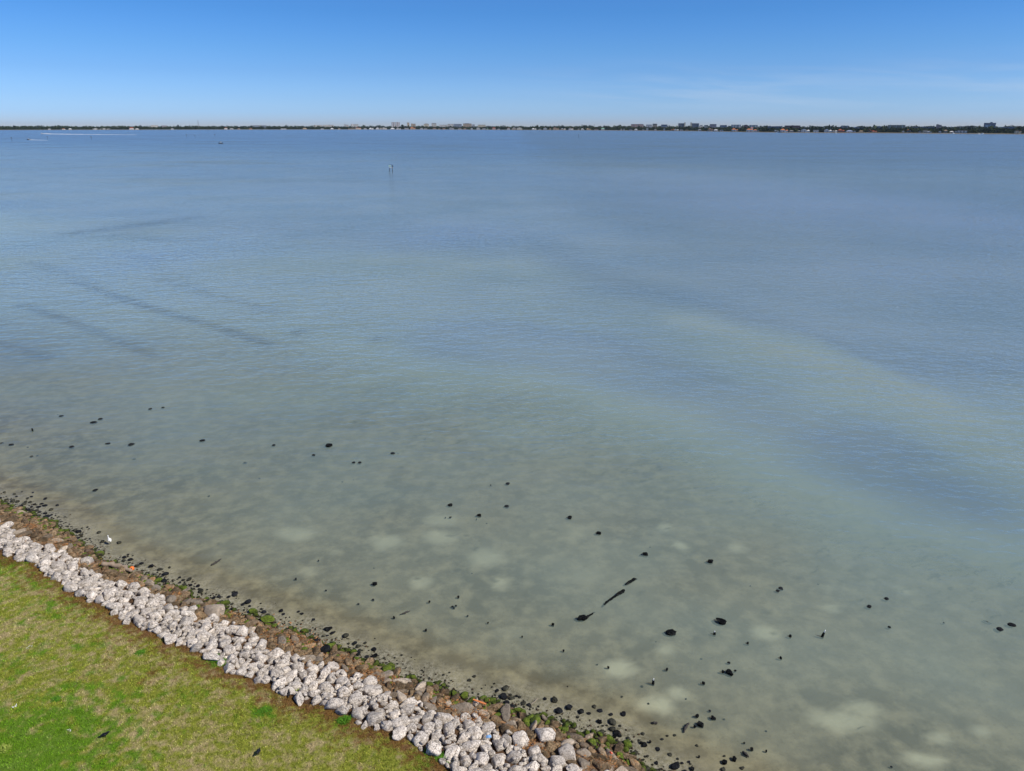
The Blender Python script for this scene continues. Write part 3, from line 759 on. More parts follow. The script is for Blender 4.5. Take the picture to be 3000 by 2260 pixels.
for it in SEA:
    px, py, pw, k = it[:4]
    p = at(px, py, 0.0); x, y = p[0], p[1]
    bed = float(height(np.array(x), np.array(y))); kk = ppm(p)
    r = pw / kk / 2; ry = r * random.uniform(0.75, 1.05)
    if len(it) > 4: ry = it[4] / kk / 2 / (CAM_H / math.hypot(CAM_H, math.hypot(x, y)))
    psea.add(x, y, r)
    if k == 'm':
        hz = max(r * 0.5, 0.03); cz = bed + hz * 0.6
    else:      # flat-topped clumps that reach the surface or stop just under it
        top = min({'b': 0.035, 'd': -0.012}[k], bed + {'b': 1.9, 'd': 1.5}[k] * r)
        hz = max((top - bed) / 1.1, r * 0.3); cz = top - 0.33 * hz
    put_rock(pick(k), x, y, cz, r * random.uniform(0.95, 1.1), ry, hz, rz=(random.uniform(-.25, .1) if len(it) > 4 else None), tilt=0.08, name='seabed_stone', cat='sea stone', desc=sea_desc(k, pw), group='dark stones in the shallows')
# drift of little stones close to the bank
cnt = 0
for _ in range(4000):
    if cnt >= 130: break
    s = random.uniform(-53, 4); d = abs(random.gauss(0.15, 0.6)) + 0.05
    x, y = xy(s, float(w_of(s)) + d); r = random.uniform(0.06, 0.16)
    px, py = pix((x, y, 0))
    if px < -30 or py > 2290 or vnoise(np.array(x), np.array(y), 2.2, 21) < 0.45: continue
    if not psea.ok(x, y, r, 1.05): continue
    psea.add(x, y, r); bed = float(height(np.array(x), np.array(y)))
    k = random.choice('ddmm')
    hz = r * 0.55
    put_rock(pick(k), x, y, bed + hz * 0.5, r * random.uniform(1, 1.3), r, hz, name='seabed_stone', cat='sea stone', desc=sea_desc(k, 8).replace(' stone in shallow water', ' bankside stone'), group='dark stones in the shallows')
    cnt += 1
print('ROCKS', nW, nB, nM, len(spare['white']), len(spare['brown']), cnt)

# ------------------------------------------------------------------ lawn grass: real blades, thicker where the turf is green
m_grass, t = newmat('grass_blades')
c = lawn_nodes(t)
rnd = t.n('ShaderNodeAttribute', attribute_name='tone').outputs['Fac']
c = t.n('ShaderNodeVectorMath', operation='SCALE', i_0=c, i_3=t.maprange(rnd, 0, 1, 0.45, 1.65)).outputs[0]
dfs = t.n('ShaderNodeBsdfDiffuse', i_Color=c); trl = t.n('ShaderNodeBsdfTranslucent', i_Color=c)
mm = t.n('ShaderNodeMixShader', i_0=0.25); t.put(mm.inputs[1], dfs.outputs[0]); t.put(mm.inputs[2], trl.outputs[0])
t.put(t.n('ShaderNodeOutputMaterial').inputs[0], mm.outputs[0])
NB = 150000
gs = RNG.uniform(-50, -4, NB * 3); gq = l_of(gs) + 0.12 - RNG.power(1.35, NB * 3) * 0 - RNG.uniform(0, 1, NB * 3) * 15.5
gx, gy = xy(gs, gq)
dd = np.stack([gx, gy, np.full(gx.shape, LAWN_Z)], 1) - EYE
kk = F_PX / (dd @ FWD); ppx = 1500 + dd[:, 0] * kk; ppy = 1130 - (dd @ UPV) * kk
dens = 0.35 + 0.65 * vnoise(gx, gy, 0.7, 31)
keep = (ppx > -60) & (ppy < 2330) & (dd @ FWD > 1) & (RNG.random(gx.shape) < dens)
gx, gy, gq, gs = gx[keep][:NB], gy[keep][:NB], gq[keep][:NB], gs[keep][:NB]
n = len(gx); gz = height(gx, gy)
ang = RNG.uniform(0, 6.283, n); ln = RNG.uniform(0.035, 0.10, n) * (0.7 + 0.7 * vnoise(gx, gy, 1.3, 33)); wd_ = RNG.uniform(0.008, 0.02, n); lean = RNG.uniform(0.2, 1.3, n)
ca, sa = np.cos(ang), np.sin(ang); la = RNG.uniform(0, 6.283, n)
v0 = np.stack([gx - ca * wd_, gy - sa * wd_, gz - 0.01], 1); v1 = np.stack([gx + ca * wd_, gy + sa * wd_, gz - 0.01], 1)
v2 = np.stack([gx + np.cos(la) * ln * np.sin(lean), gy + np.sin(la) * ln * np.sin(lean), gz + ln * np.cos(lean) + 0.012], 1)
V = np.stack([v0, v1, v2], 1).reshape(-1, 3)
tone = np.repeat(RNG.random(n), 3); ea = np.repeat(edge_at(gx, gy), 3); lu = np.repeat(lush_at(gx, gy), 3)
tag(link('grass', np_mesh('grass', V, np.arange(3 * n).reshape(-1, 3), False, {'tone': tone, 'edge': ea, 'lush': lu}), m_grass), "patchy green and straw coloured turf covering the lawn", 'grass', None, 'stuff')

# orange-brown wrack caught between the stones
m_wrack, t = newmat('dried_wrack')
pos = t.n('ShaderNodeNewGeometry').outputs['Position']
c = t.ramp(t.noise(pos, 9, 4, 0.7), [(0.3, (0.16, 0.055, 0.015)), (0.55, (0.42, 0.20, 0.075)), (0.75, (0.60, 0.42, 0.24))])
bsdf_out(m_wrack, t, c, 0.95)
WR = [(790,1860,2),(870,1875,1.6),(925,1895,1.2),(1055,1960,1.5),(1080,1985,1.2),(1320,2070,1.5),(1395,2100,1.6),(1385,2112,1),(290,1655,1.),(180,1600,1.2),(100,1545,1.2),(520,1745,.8),(690,1810,1),(1150,2000,.8),(1560,2190,.8),(1780,2235,1.2),(60,1590,.6),(380,1710,.8),(1000,1930,1.)]
wv = []
for px, py, sz in WR:
    p = at_ground(px, py)
    for _ in range(int(220 * sz)):
        x = p[0] + random.gauss(0, 0.28 * sz); y = p[1] + random.gauss(0, 0.22 * sz); z = float(height(np.array(x), np.array(y))) + random.uniform(0.02, 0.16)
        a = random.uniform(0, 6.28); L_ = random.uniform(0.05, 0.16); b = a + random.uniform(-0.5, 0.5)
        wv += [(x, y, z), (x + math.cos(a) * L_, y + math.sin(a) * L_, z + random.uniform(-0.03, 0.03)), (x + math.cos(b) * L_ * 0.6 + 0.012, y + math.sin(b) * L_ * 0.6 + 0.012, z + 0.02)]
tag(link('wrack', np_mesh('wrack', wv, np.arange(len(wv)).reshape(-1, 3), False), m_wrack), "rust-orange dried weed caught between the brown stones", 'seaweed', None, 'stuff')
# ------------------------------------------------------------------ the far shore
SHORE_PX = [(-900,382.5),(-400,382),(0,381.6),(500,380.7),(1000,380.2),(1250,380.2),(1500,381.3),(1700,382.2),(1900,383.6),(2050,385),(2180,387.4),(2300,389.2),(2450,390.0),(2600,390.7),(2800,392.2),(3000,394.0),(3400,398),(3900,403)]
shore = np.array([at(a, b, 0.0)[:2] for a, b in SHORE_PX])
def shore_at(px):
    """world point of the far waterline below a photo column"""
    y = float(np.interp(px, [p[0] for p in SHORE_PX], [p[1] for p in SHORE_PX]))
    return at(px, y, 0.0)
def behind(px, extra):
    """point EXTRA metres behind the far waterline on the line of sight of a photo column"""
    p = shore_at(px); d = p[:2] / np.linalg.norm(p[:2])
    return np.array([p[0] + d[0] * extra, p[1] + d[1] * extra, 1.5])
COSF = math.cos(PITCH) ** 2
def z_for(py, p):
    """height that a pixel row has at a far point"""
    d = math.hypot(p[0], p[1]) * math.cos(math.atan2(p[0], p[1]))
    return CAM_H + (HORIZON_Y - py) * COSF / F_PX * d
def mpp(p):  # metres per photo pixel across the picture
    return 1.0 / ppm(p)

m_land, t = newmat('far_land')
pos = t.n('ShaderNodeNewGeometry').outputs['Position']
c = t.mix(t.noise(pos, 0.012, 5, 0.6), (0.030, 0.040, 0.020), (0.085, 0.085, 0.045))
bsdf_out(m_land, t, c, 1.0)
m_beach, t = newmat('far_beach')
pos = t.n('ShaderNodeNewGeometry').outputs['Position']
c = t.mix(t.noise(pos, 0.03, 4, 0.6), (0.13, 0.10, 0.065), (0.29, 0.235, 0.155))
bsdf_out(m_beach, t, c, 1.0)
pxs = np.linspace(-900, 3900, 220)
fr_ = np.array([shore_at(p)[:2] for p in pxs])
un = fr_ / np.linalg.norm(fr_, axis=1)[:, None]
def strip(name, mat, prof):
    V = np.concatenate([np.concatenate([fr_ + un * e, np.full((len(fr_), 1), z)], 1) for e, z in prof])
    n = len(fr_); k = len(prof); idx = np.arange(n * k).reshape(k, n)
    f = np.stack([idx[:-1, :-1].ravel(), idx[:-1, 1:].ravel(), idx[1:, 1:].ravel(), idx[1:, :-1].ravel()], 1)
    return tag(link(name, np_mesh(name, V, f, True), mat), kind='structure')
strip('far_beach', m_beach, [(-4, -0.6), (0, 0.15), (6, 0.9), (14, 1.3), (16, 1.2)])
strip('far_land', m_land, [(15, 1.0), (18, 1.5), (300, 1.8), (900, 2.0), (3000, 2.0), (9000, 2.0)])

# ---- houses and buildings
def m_wall(name, c, win=None, fh=3.1, bw=3.6, wfrac=0.55, hfrac=0.5):
    """painted wall; with win, rows of window openings of a many-storeyed front"""
    if name in MATS: return MATS[name]
    m, t = newmat(name)
    tcn = t.n('ShaderNodeTexCoord').outputs['Object']
    nz = t.noise(tcn, 0.25, 4, 0.6)
    cc = t.mix(nz, tuple(v * 0.82 for v in c), tuple(min(0.9, v * 1.08) for v in c))
    if win:
        sp = t.n('ShaderNodeSeparateXYZ', i_0=tcn)
        nrm = t.n('ShaderNodeSeparateXYZ', i_0=t.n('ShaderNodeNewGeometry').outputs['Normal'])
        zf = t.math('FRACT', t.math('DIVIDE', sp.outputs[2], fh))
        xf = t.math('FRACT', t.math('DIVIDE', t.math('ADD', sp.outputs[0], sp.outputs[1]), bw))
        a = t.math('MULTIPLY', t.math('GREATER_THAN', zf, 0.28), t.math('LESS_THAN', zf, 0.28 + hfrac))
        b = t.math('MULTIPLY', t.math('GREATER_THAN', xf, 0.18), t.math('LESS_THAN', xf, 0.18 + wfrac))
        k = t.math('MULTIPLY', t.math('MULTIPLY', a, b), t.math('LESS_THAN', nrm.outputs[2], 0.5))
        cc = t.mix(k, cc, win)
    bsdf_out(m, t, cc, 0.8)
    MATS[name] = m
    return m
GLASS = (0.11, 0.13, 0.16)
COLS = {'white': (0.74, 0.73, 0.70), 'cream': (0.70, 0.62, 0.46), 'tan': (0.50, 0.38, 0.26), 'grey': (0.42, 0.42, 0.42), 'pink': (0.62, 0.42, 0.36), 'brown': (0.28, 0.19, 0.13), 'pale': (0.66, 0.62, 0.56),
        'blue-grey': (0.27, 0.31, 0.38), 'red-brown': (0.36, 0.17, 0.12), 'mauve': (0.44, 0.38, 0.40), 'slate': (0.20, 0.22, 0.26)}
ROOFS = {'orange': (0.55, 0.19, 0.07), 'red': (0.42, 0.10, 0.05), 'white': (0.74, 0.74, 0.74), 'grey': (0.26, 0.26, 0.27), 'brown': (0.20, 0.12, 0.08), 'green': (0.30, 0.62, 0.40), 'blue': (0.28, 0.33, 0.48), 'tan': (0.40, 0.30, 0.20)}

def roof_mesh(w, d, h, kind):
    o = 0.7; b = MB()
    X, Y = w / 2 + o, d / 2 + o
    if kind == 'gable':        # ridge runs away from the viewer: a gable faces the water
        b.add([(-X, -Y, 0), (X, -Y, 0), (X, Y, 0), (-X, Y, 0), (0, -Y, h), (0, Y, h)], [(0, 1, 4), (2, 3, 5), (0, 4, 5, 3), (1, 2, 5, 4), (3, 2, 1, 0)])
    elif kind == 'hip':
        r = max(X - Y, X * 0.25)
        b.add([(-X, -Y, 0), (X, -Y, 0), (X, Y, 0), (-X, Y, 0), (-r, 0, h), (r, 0, h)], [(0, 1, 5, 4), (1, 2, 5), (2, 3, 4, 5), (3, 0, 4), (3, 2, 1, 0)])
    else:
        b.box(-X, X, -Y, Y, 0, 0.5)
    return b

HOUSES = []
def house(px, w_px, wall, roof, rkind='hip', floors=1, extra=24, top_py=None, label=None, wing=0, tower=False):
    p = behind(px, extra)
    w = max(7.0, w_px * mpp(p)); d = min(14.0, max(8.0, w * 0.6)); fh = 3.4
    h = fh * floors + 0.4
    rh = min(4.2, max(2.2, w * 0.16))
    e = empty('house', tuple(p), -math.atan2(p[0], p[1]))
    wm = m_wall('wall_' + wall.replace('-', '_'), COLS[wall]); rm = plain('roof_' + roof, ROOFS[roof], 0.8)
    b = MB()
    if wing: b.box(-w * 0.5, w * 0.12, -d / 2, d / 2, 0, h).box(w * 0.121, w * 0.5, -d / 2 + 2, d / 2 - 0.3, 0, h - (fh * 0.55 if floors > 1 else 0.6))
    else: b.box(-w / 2, w / 2, -d / 2, d / 2, 0, h)
    wo_ = b.build('wall', wm, e)
    if wing:
        roof_mesh(w * 0.62, d, rh, rkind).build('roof', rm, e, loc=(-w * 0.19, 0, h + 0.003))
        roof_mesh(w * 0.38 - 1.5, d - 2.5, rh * 0.7, 'hip').build('roof', rm, e, loc=(w * 0.32, 0.9, h - (fh * 0.55 if floors > 1 else 0.6) + 0.003))
    else:
        roof_mesh(w, d, rh, rkind).build('roof', rm, e, loc=(0, 0, h + 0.003))
    if tower:
        tw_ = MB().box(-w * 0.13, w * 0.10, -1.5, 3.5, h, h + rh + 3.0).build('tower', wm, e)
        roof_mesh(w * 0.23, 5.0, 1.4, 'hip').build('roof', rm, tw_, loc=(-w * 0.015, 1.0, h + rh + 3.003))
    gm = plain('dark_glass', GLASS, 0.15)
    nwin = 2 if w < 12 else (3 if w < 20 else 4)
    for f in range(floors):
        for i in range(nwin):
            x = (-0.38 + 0.76 * i / max(1, nwin - 1)) * w
            if wing and x > w * 0.05: continue
            fo = MB().box(x - 1.15, x + 1.15, -d / 2 - 0.10, -d / 2 - 0.004, f * fh + 0.9, f * fh + 2.7).build('window', gm, e)
    MB().box(-0.9 - w * 0.06, 0.9 - w * 0.06, -d / 2 - 0.12, -d / 2 - 0.006, 0.05, 2.5).build('door', plain('door_wood', (0.16, 0.10, 0.06), 0.6), e)
    e['category'] = 'house'; e['group'] = 'waterfront houses on the far shore'
    HOUSES.append((px, e, wall, roof, rkind, w_px, label))
    return e

H = [ # px, px width, wall, roof, roof form, floors, wing
 (145,7,'white','grey','hip',1),(187,9,'white','orange','gable',1),(206,8,'pale','white','hip',1),(386,12,'white','red','hip',2),(402,10,'pale','white','gable',1),
 (505,8,'white','grey','hip',1),(662,9,'white','orange','gable',2),(679,11,'pale','grey','hip',1),(700,8,'tan','brown','hip',1),(735,9,'tan','orange','gable',1),(831,16,'white','white','flat',1),(893,12,'tan','tan','hip',1),(944,9,'white','grey','gable',1),(973,9,'white','white','hip',1),(994,7,'cream','brown','hip',1),
 (1030,20,'tan','tan','flat',1),(1050,16,'cream','red','gable',2),(1070,9,'white','grey','hip',1),(1088,13,'white','white','hip',1),(1106,9,'white','white','gable',2),(1116,7,'cream','grey','gable',2),(1127,13,'pale','grey','hip',2),(1150,12,'white','white','hip',1),(1168,14,'white','grey','hip',1),(1191,12,'grey','grey','flat',2),(1210,16,'tan','orange','hip',2),(1235,9,'white','grey','hip',1),(1247,10,'pale','grey','gable',1),(1273,11,'grey','brown','hip',1),(1287,6,'cream','brown','gable',1),(1301,9,'tan','brown','hip',1),(1323,14,'grey','grey','gable',2),(1347,11,'white','tan','gable',1),(1362,9,'tan','brown','hip',1),(1382,6,'white','grey','gable',2),(1401,10,'pale','grey','hip',2),(1418,10,'grey','grey','flat',2),(1428,6,'cream','green','gable',1),(1447,10,'pink','red','hip',2),(1461,7,'white','grey','gable',1),(1490,8,'white','orange','gable',2),
 (1506,12,'tan','white','gable',2),(1522,16,'cream','white','gable',2),(1565,13,'white','white','hip',1),(1582,8,'pale','grey','gable',1),(1597,10,'grey','white','gable',2),(1612,6,'tan','tan','hip',1),(1629,18,'tan','brown','hip',2),(1650,15,'tan','white','gable',1),(1673,14,'white','tan','gable',2),(1695,5,'cream','grey','hip',1),(1706,8,'white','white','hip',1),(1724,13,'tan','tan','hip',1),(1747,12,'cream','brown','gable',1),(1766,10,'pale','green','hip',2),(1820,5,'pale','grey','hip',1),(1828,4,'white','white','gable',1),(1848,9,'grey','grey','gable',1),(1863,9,'white','white','hip',1),(1884,7,'white','grey','gable',1),(1896,7,'white','white','gable',2),(1920,7,'pale','grey','hip',1),(1946,6,'white','grey','gable',2),
 (1971,12,'tan','orange','hip',1),(1981,14,'white','white','gable',1),(1996,9,'white','grey','gable',1),(2014,13,'cream','orange','hip',1),(2050,11,'white','grey','hip',1),(2082,16,'tan','brown','hip',2),(2097,12,'white','white','hip',1),(2114,11,'white','grey','gable',1),(2153,19,'white','orange','hip',2),(2202,30,'white','orange','hip',2),(2221,6,'white','grey','gable',1),
 (2274,14,'grey','slate','hip',1),(2297,22,'white','orange','hip',2),(2318,12,'slate','grey','hip',1),(2341,9,'grey','grey','hip',1),(2359,24,'white','white','gable',2),(2390,15,'white','grey','flat',2),(2425,21,'white','white','gable',2),(2441,7,'white','grey','hip',1),(2449,9,'white','white','hip',1),(2464,18,'red-brown','red','hip',2),(2488,19,'white','blue','hip',1),(2503,6,'white','grey','gable',1),(2522,12,'tan','tan','hip',1),(2548,14,'pink','red','hip',2),(2561,14,'tan','red','hip',1),
 (2645,5,'white','white','gable',1),(2664,18,'white','orange','hip',2),(2696,10,'pale','grey','gable',1),(2709,12,'cream','tan','gable',2),(2722,12,'white','white','hip',1),(2753,8,'white','white','gable',1),(2769,9,'tan','tan','hip',2),(2787,10,'cream','white','hip',1),(2799,6,'white','white','gable',1),(2808,9,'white','grey','gable',2),(2818,7,'white','brown','gable',2),(2828,8,'white','brown','gable',2),(2981,17,'cream','brown','gable',2),(2468.6,8,'white','white','gable',2),(1652,6,'pale','green','gable',2)]
ROOFS['slate'] = (0.16, 0.20, 0.28)
for it in H:
    px, wpx, wl, rf, rk, fl = it[:6]
    ex = random.uniform(20, 34)
    if px in (1971, 2014, 2664, 2548, 2274): ex = 70
    if px == 2468.6: ex = 260
    if px == 1652: ex = 900
    house(px, wpx, wl, rf, rk, fl, ex, wing=1 if (wpx >= 13 and rk != 'flat' and px not in (1522, 2488)) else 0, tower=(px == 2202))

BUILDINGS = []
def building(px0, px1, top, wall, extra, label, parts=(), win=GLASS, fh=3.1, bw=4.0, wfrac=0.6, hfrac=0.5, cap=True, matname=None, taper=0.0, depth=None):
    """many-storeyed building beyond the trees; parts: (kind, f0, f1, extra_px_height, wall)"""
    px = (px0 + px1) / 2
    p = behind(px, extra)
    w = (px1 - px0) * mpp(p); zt = z_for(top, p); h = zt - p[2]
    d = depth or min(28.0, max(12.0, w * 0.45))
    e = empty('apartment_building', tuple(p), -math.atan2(p[0], p[1]))
    mat = m_wall(matname or f'facade_{wall}_{int(bw*10)}'.replace('-', '_'), COLS[wall], win, fh, bw, wfrac, hfrac)
    MB().box(-w / 2, w / 2, -d / 2, d / 2, -1, h - 0.6, taper).build('wall', mat, e)
    if cap: MB().box(-w / 2 - 0.5 + taper, w / 2 + 0.5 - taper, -d / 2 - 0.5 + taper, d / 2 + 0.5 - taper, h - 0.598, h).build('roof', plain('flat_roof', (0.36, 0.36, 0.37), 0.9), e)
    for kind, f0, f1, up, wl in parts:
        hz = h + up * mpp(p) / COSF * COSF
        MB().box((f0 - 0.5) * w, (f1 - 0.5) * w, -d / 2 - 1.2, d / 2 - 1.0, -1 if kind != 'penthouse' else h + 0.004, hz).build(kind, m_wall('plain_' + wl.replace('-', '_'), COLS[wl]), e)
    tag(e, label, 'building', 'buildings on the skyline of the far shore')
    BUILDINGS.append((px, e))
    return e

def b_(*a, **k): return building(*a, **k)
b_(273,300,376.4,'white',60,"long low white building at the far waterline near the left end of the shore",fh=4)
b_(301,327,376.0,'pale',60,"low pale building touching the long white one at the far left waterline",fh=4)
b_(330,349,373.0,'blue-grey',400,"low blue-grey hall among trees right of the two long white waterline buildings")
b_(444,463,367.6,'pale',1500,"pale block on the skyline left of the lattice mast, nearer the photo's edge",parts=[('stair_tower',.4,.5,.6,'pale')])
b_(477,490,368.2,'mauve',1500,"mauve low block on the skyline right beside the pale block at far left")
b_(741,761,367.8,'blue-grey',1200,"blue-grey left half of a long flat block right of the lattice mast",bw=5)
b_(761.5,768,367.6,'pale',1200,"pale narrow middle block between two blue-grey blocks right of the mast")
b_(768.5,782,367.8,'blue-grey',1200,"short blue-grey block at the right end of the row right of the mast",bw=4.4)
b_(920,945,367.0,'pale',1300,"long pale pinkish block, the left one of a stepped pair left of the centre",parts=[('stair_tower',.25,.35,.8,'pale'),('stair_tower',.75,.83,.6,'pale')])
b_(948,978,366.4,'pale',1320,"longer pale block, the right one of the stepped pair left of the centre",parts=[('stair_tower',.3,.4,.7,'pale')])
b_(1009,1014,364,'white',1500,"slim white block close left of a broad pale block, left of the twin towers")
b_(1014.6,1022,366,'pale',1500,"little pale annexe block leaning on the slim white one left of the twin towers",bw=4.2)
b_(1029,1050,364.4,'pale',1500,"broad flat pale block standing alone left of the twin towers",parts=[('stair_tower',.15,.3,.7,'white')])
b_(1148,1159,358.6,'mauve',1600,"tall striped apartment tower, the left one of the twin towers",parts=[('balcony_stack',.12,.3,-.4,'white'),('balcony_stack',.62,.8,-.4,'white'),('penthouse',.7,.85,1,'white')],bw=4.6)
b_(1160.4,1172,358.6,'mauve',1640,"tall striped apartment tower, the right one of the twin towers",parts=[('balcony_stack',.15,.33,-.4,'white'),('balcony_stack',.65,.83,-.4,'white')],bw=4.6)
b_(1193,1200,359.4,'cream',1500,"narrow tall cream tower right of the twin towers",parts=[('balcony_stack',.55,.85,-.3,'tan')])
b_(1205,1218,363,'tan',1500,"squat tan block right of the narrow cream tower",parts=[('stair_tower',.1,.25,.8,'tan')])
b_(1242,1257,363.6,'cream',1400,"cream block with reddish roof line right of the squat tan block",parts=[('penthouse',.2,.8,.7,'red-brown')])
b_(1265,1279,361.6,'pale',1450,"pale block with a raised top, tallest of the row right of the cream tower",parts=[('penthouse',.1,.9,.6,'grey')])
b_(1287,1311,366.2,'white',1500,"long low white block between the raised-top block and a stepped row")
b_(1312,1328,363.6,'pale',1500,"pale upright block at the left end of the stepped row in the centre",parts=[('stair_tower',.5,.65,.5,'white')])
b_(1329,1353,363.8,'blue-grey',1550,"blue-grey long block in the middle of the stepped central row")
b_(1357,1382,362.6,'tan',1500,"tan long block with darker roof at the right end of the central row",parts=[('penthouse',.2,.7,.5,'brown')])
b_(1384,1391,365.2,'grey',1500,"little grey block leaning on the tan one at the end of the central row")
b_(1400,1423,366.0,'cream',1450,"low cream block, last one before the long stretch of bare trees",bw=4.8)
b_(1848,1884,364.2,'pink',900,"long salmon-pink block on the skyline right of the photo's middle",parts=[('stair_tower',.3,.36,.4,'pink'),('stair_tower',.66,.72,.4,'pink')])
b_(1892,1909,365.6,'white',950,"low white block right beside the long salmon-pink one")
b_(1911,1924,363.6,'tan',900,"short tan block with a red-brown top right of the low white one",parts=[('penthouse',.1,.9,.6,'red-brown')])
b_(1936,1954,365.8,'blue-grey',900,"blue-grey block under a pale roof edge, left of the two cream-ended towers",parts=[('penthouse',.02,.98,.5,'white')])
b_(1986,2003,361.8,'slate',800,"dark slate tower whose cream stair end stands on its right",parts=[('stair_tower',.97,1.2,2.4,'cream'),('stair_tower',-.04,.05,.4,'pale')])
b_(2025,2046,361.8,'slate',800,"dark slate tower whose cream stair end stands on its left",parts=[('stair_tower',-.18,.03,2.4,'cream'),('stair_tower',.95,1.04,-.6,'pale')])
b_(2049,2057,367.0,'white',850,"low white block close right of the slate tower with cream left end")
b_(2062,2073,367.0,'pale',850,"low pale block between the low white one and a mauve block")
b_(2078,2097,364.2,'mauve',800,"mauve square block right of the two cream-ended slate towers")
b_(2108,2128,367.2,'blue-grey',800,"low blue-grey block right of the mauve square block",bw=4.3)
b_(2141,2168,365.8,'pale',750,"pale long block with white bays above the orange-roofed shore house",parts=[('balcony_stack',.15,.25,-.2,'white'),('balcony_stack',.45,.55,.4,'white'),('balcony_stack',.78,.88,-.2,'white')])
b_(2177,2189,367.0,'red-brown',740,"small red-roofed block between two pale blocks on the right half",parts=[('penthouse',.2,.8,.9,'red-brown')])
b_(2194,2217,366.8,'pale',740,"pale block above the big shore house with a tower",parts=[('balcony_stack',.2,.32,.3,'white'),('balcony_stack',.68,.8,.3,'white')],bw=4.4)
b_(2248,2286,370.4,'blue-grey',600,"long low blue-grey roofline above the moored white boat",bw=5)
b_(2298,2341,368.2,'red-brown',600,"long red-brown block on the skyline in the right third",bw=3.4)
b_(2366,2384,374.6,'white',500,"low white hall among the trees right of the long red-brown block")
b_(2412,2432,374.4,'white',500,"second low white hall, further right of the long red-brown block",bw=4.2)
b_(2462,2482,368.8,'tan',560,"tan-grey block with a flat crown right of the low white halls",parts=[('stair_tower',.1,.25,.4,'pale'),('stair_tower',.75,.9,.4,'pale')])
b_(2503,2528,373.0,'blue-grey',520,"low long blue-roofed hall right of the tan-grey block",bw=6)
b_(2566,2582,371.0,'pale',540,"pale low block with domed white top left of the long cream-pillared block",parts=[('penthouse',.2,.7,.8,'white')])
b_(2600,2646,366.8,'tan',520,"long brown block with three cream pillars at the right of the skyline",parts=[('stair_tower',.1,.18,.7,'cream'),('stair_tower',.46,.52,.2,'cream'),('stair_tower',.78,.88,.7,'cream')],bw=3.2)
b_(2674,2701,371.6,'mauve',520,"low mauve row right of the cream-pillared block",parts=[('stair_tower',.9,1.02,.8,'white')])
b_(2704,2733,371.6,'blue-grey',525,"low blue-grey row between the mauve row and the pink tower",bw=4.4)
b_(2739,2747,365.2,'pink',560,"slim pink tower, left half of the pink pair on the right",parts=[('penthouse',.2,.6,.8,'pink')])
b_(2747.6,2754,366.6,'pink',562,"slightly lower pink tower, right half of the pink pair on the right",bw=3.4)
b_(2802,2836,371.6,'tan',500,"low tan block above three white gabled shore houses",parts=[('stair_tower',.2,.3,.4,'cream')])
b_(2933,2978,372.6,'blue-grey',480,"long dark blue-grey block at the right end of the skyline",parts=[('stair_tower',.48,.6,1.6,'slate'),('stair_tower',.86,.97,1.2,'red-brown')],bw=5)
tw = b_(2880.5,2908,360.6,'mauve',520,"tall wide-topped tower near the right end of the skyline",parts=[('penthouse',.5,.72,2.4,'grey'),('balcony_stack',.12,.38,-1.6,'white'),('balcony_stack',.5,.62,-3.5,'white'),('stair_tower',.93,1.03,-.3,'blue-grey')],bw=3.4,taper=-1.5)

# ---- lattice mast
pm = behind(583, 1400)
zt = z_for(353.4, pm)
e = empty('radio_mast', tuple(pm)); gm = plain('mast_steel', (0.30, 0.31, 0.34), 0.5)
for sx in (-1, 1):
    for sy in (-1, 1):
        MB().loft([(sx * 3.4, sy * 3.4, 0), (sx * 0.9, sy * 0.9, zt - pm[2])], [0.55, 0.4], 5).build('leg', gm, e)
br = MB()
for i in range(9):
    a, b2 = i / 9, (i + 1) / 9; zz = zt - pm[2]
    r0, r1 = 3.4 - 2.5 * a, 3.4 - 2.5 * b2
    for sy in (-1, 1):
        br.loft([(-r0, sy * r0, zz * a), (r1, sy * r1, zz * b2)], [0.22, 0.22], 4)
        br.loft([(r0, sy * r0, zz * a), (-r1, sy * r1, zz * b2)], [0.22, 0.22], 4)
br.build('lattice', gm, e)
MB().loft([(0, 0, zt - pm[2] - 1), (0, 0, zt - pm[2] + 9)], [0.35, 0.15], 5).build('antenna', gm, e)
tag(e, "thin grey lattice mast rising above the trees of the far shore on the left", 'mast')

# ---- woods: thousands of crowns, one mass to the eye
m_leaf, t = newmat('far_foliage')
pos = t.n('ShaderNodeNewGeometry').outputs['Position']
tn = t.n('ShaderNodeAttribute', attribute_name='tone').outputs['Fac']
c = t.ramp(tn, [(0.0, (0.010, 0.018, 0.007)), (0.55, (0.028, 0.044, 0.016)), (0.85, (0.055, 0.075, 0.024)), (1.0, (0.10, 0.095, 0.045))])
bsdf_out(m_leaf, t, c, 1.0)
def crown_tris(cx, cy, cz, rx, rz, n, tone, r):
    """leaf clumps spread through a crown"""
    u = r.normal(size=(n, 3)); u /= np.linalg.norm(u, axis=1)[:, None]
    rad = r.uniform(0.55, 1.05, (n, 1))
    c = np.array([cx, cy, cz]) + u * rad * np.array([rx, rx, rz])
    s = r.uniform(0.22, 0.5, (n, 1)) * rx
    a = r.normal(size=(n, 3)); a /= np.linalg.norm(a, axis=1)[:, None]
    b = np.cross(a, r.normal(size=(n, 3))); b /= np.linalg.norm(b, axis=1)[:, None]
    tri = np.stack([c + a * s, c - a * s * 0.6 + b * s * 0.9, c - a * s * 0.6 - b * s * 0.9], 1)
    return tri, np.repeat(np.clip(tone + r.uniform(-0.2, 0.2, n), 0, 1), 3)
house_px = sorted((h[0], h[5]) for h in HOUSES)
def near_house(px):
    return any(abs(px - hp) < hw * 0.55 for hp, hw in house_px)
T, A = [], []
rr = np.random.default_rng(5)
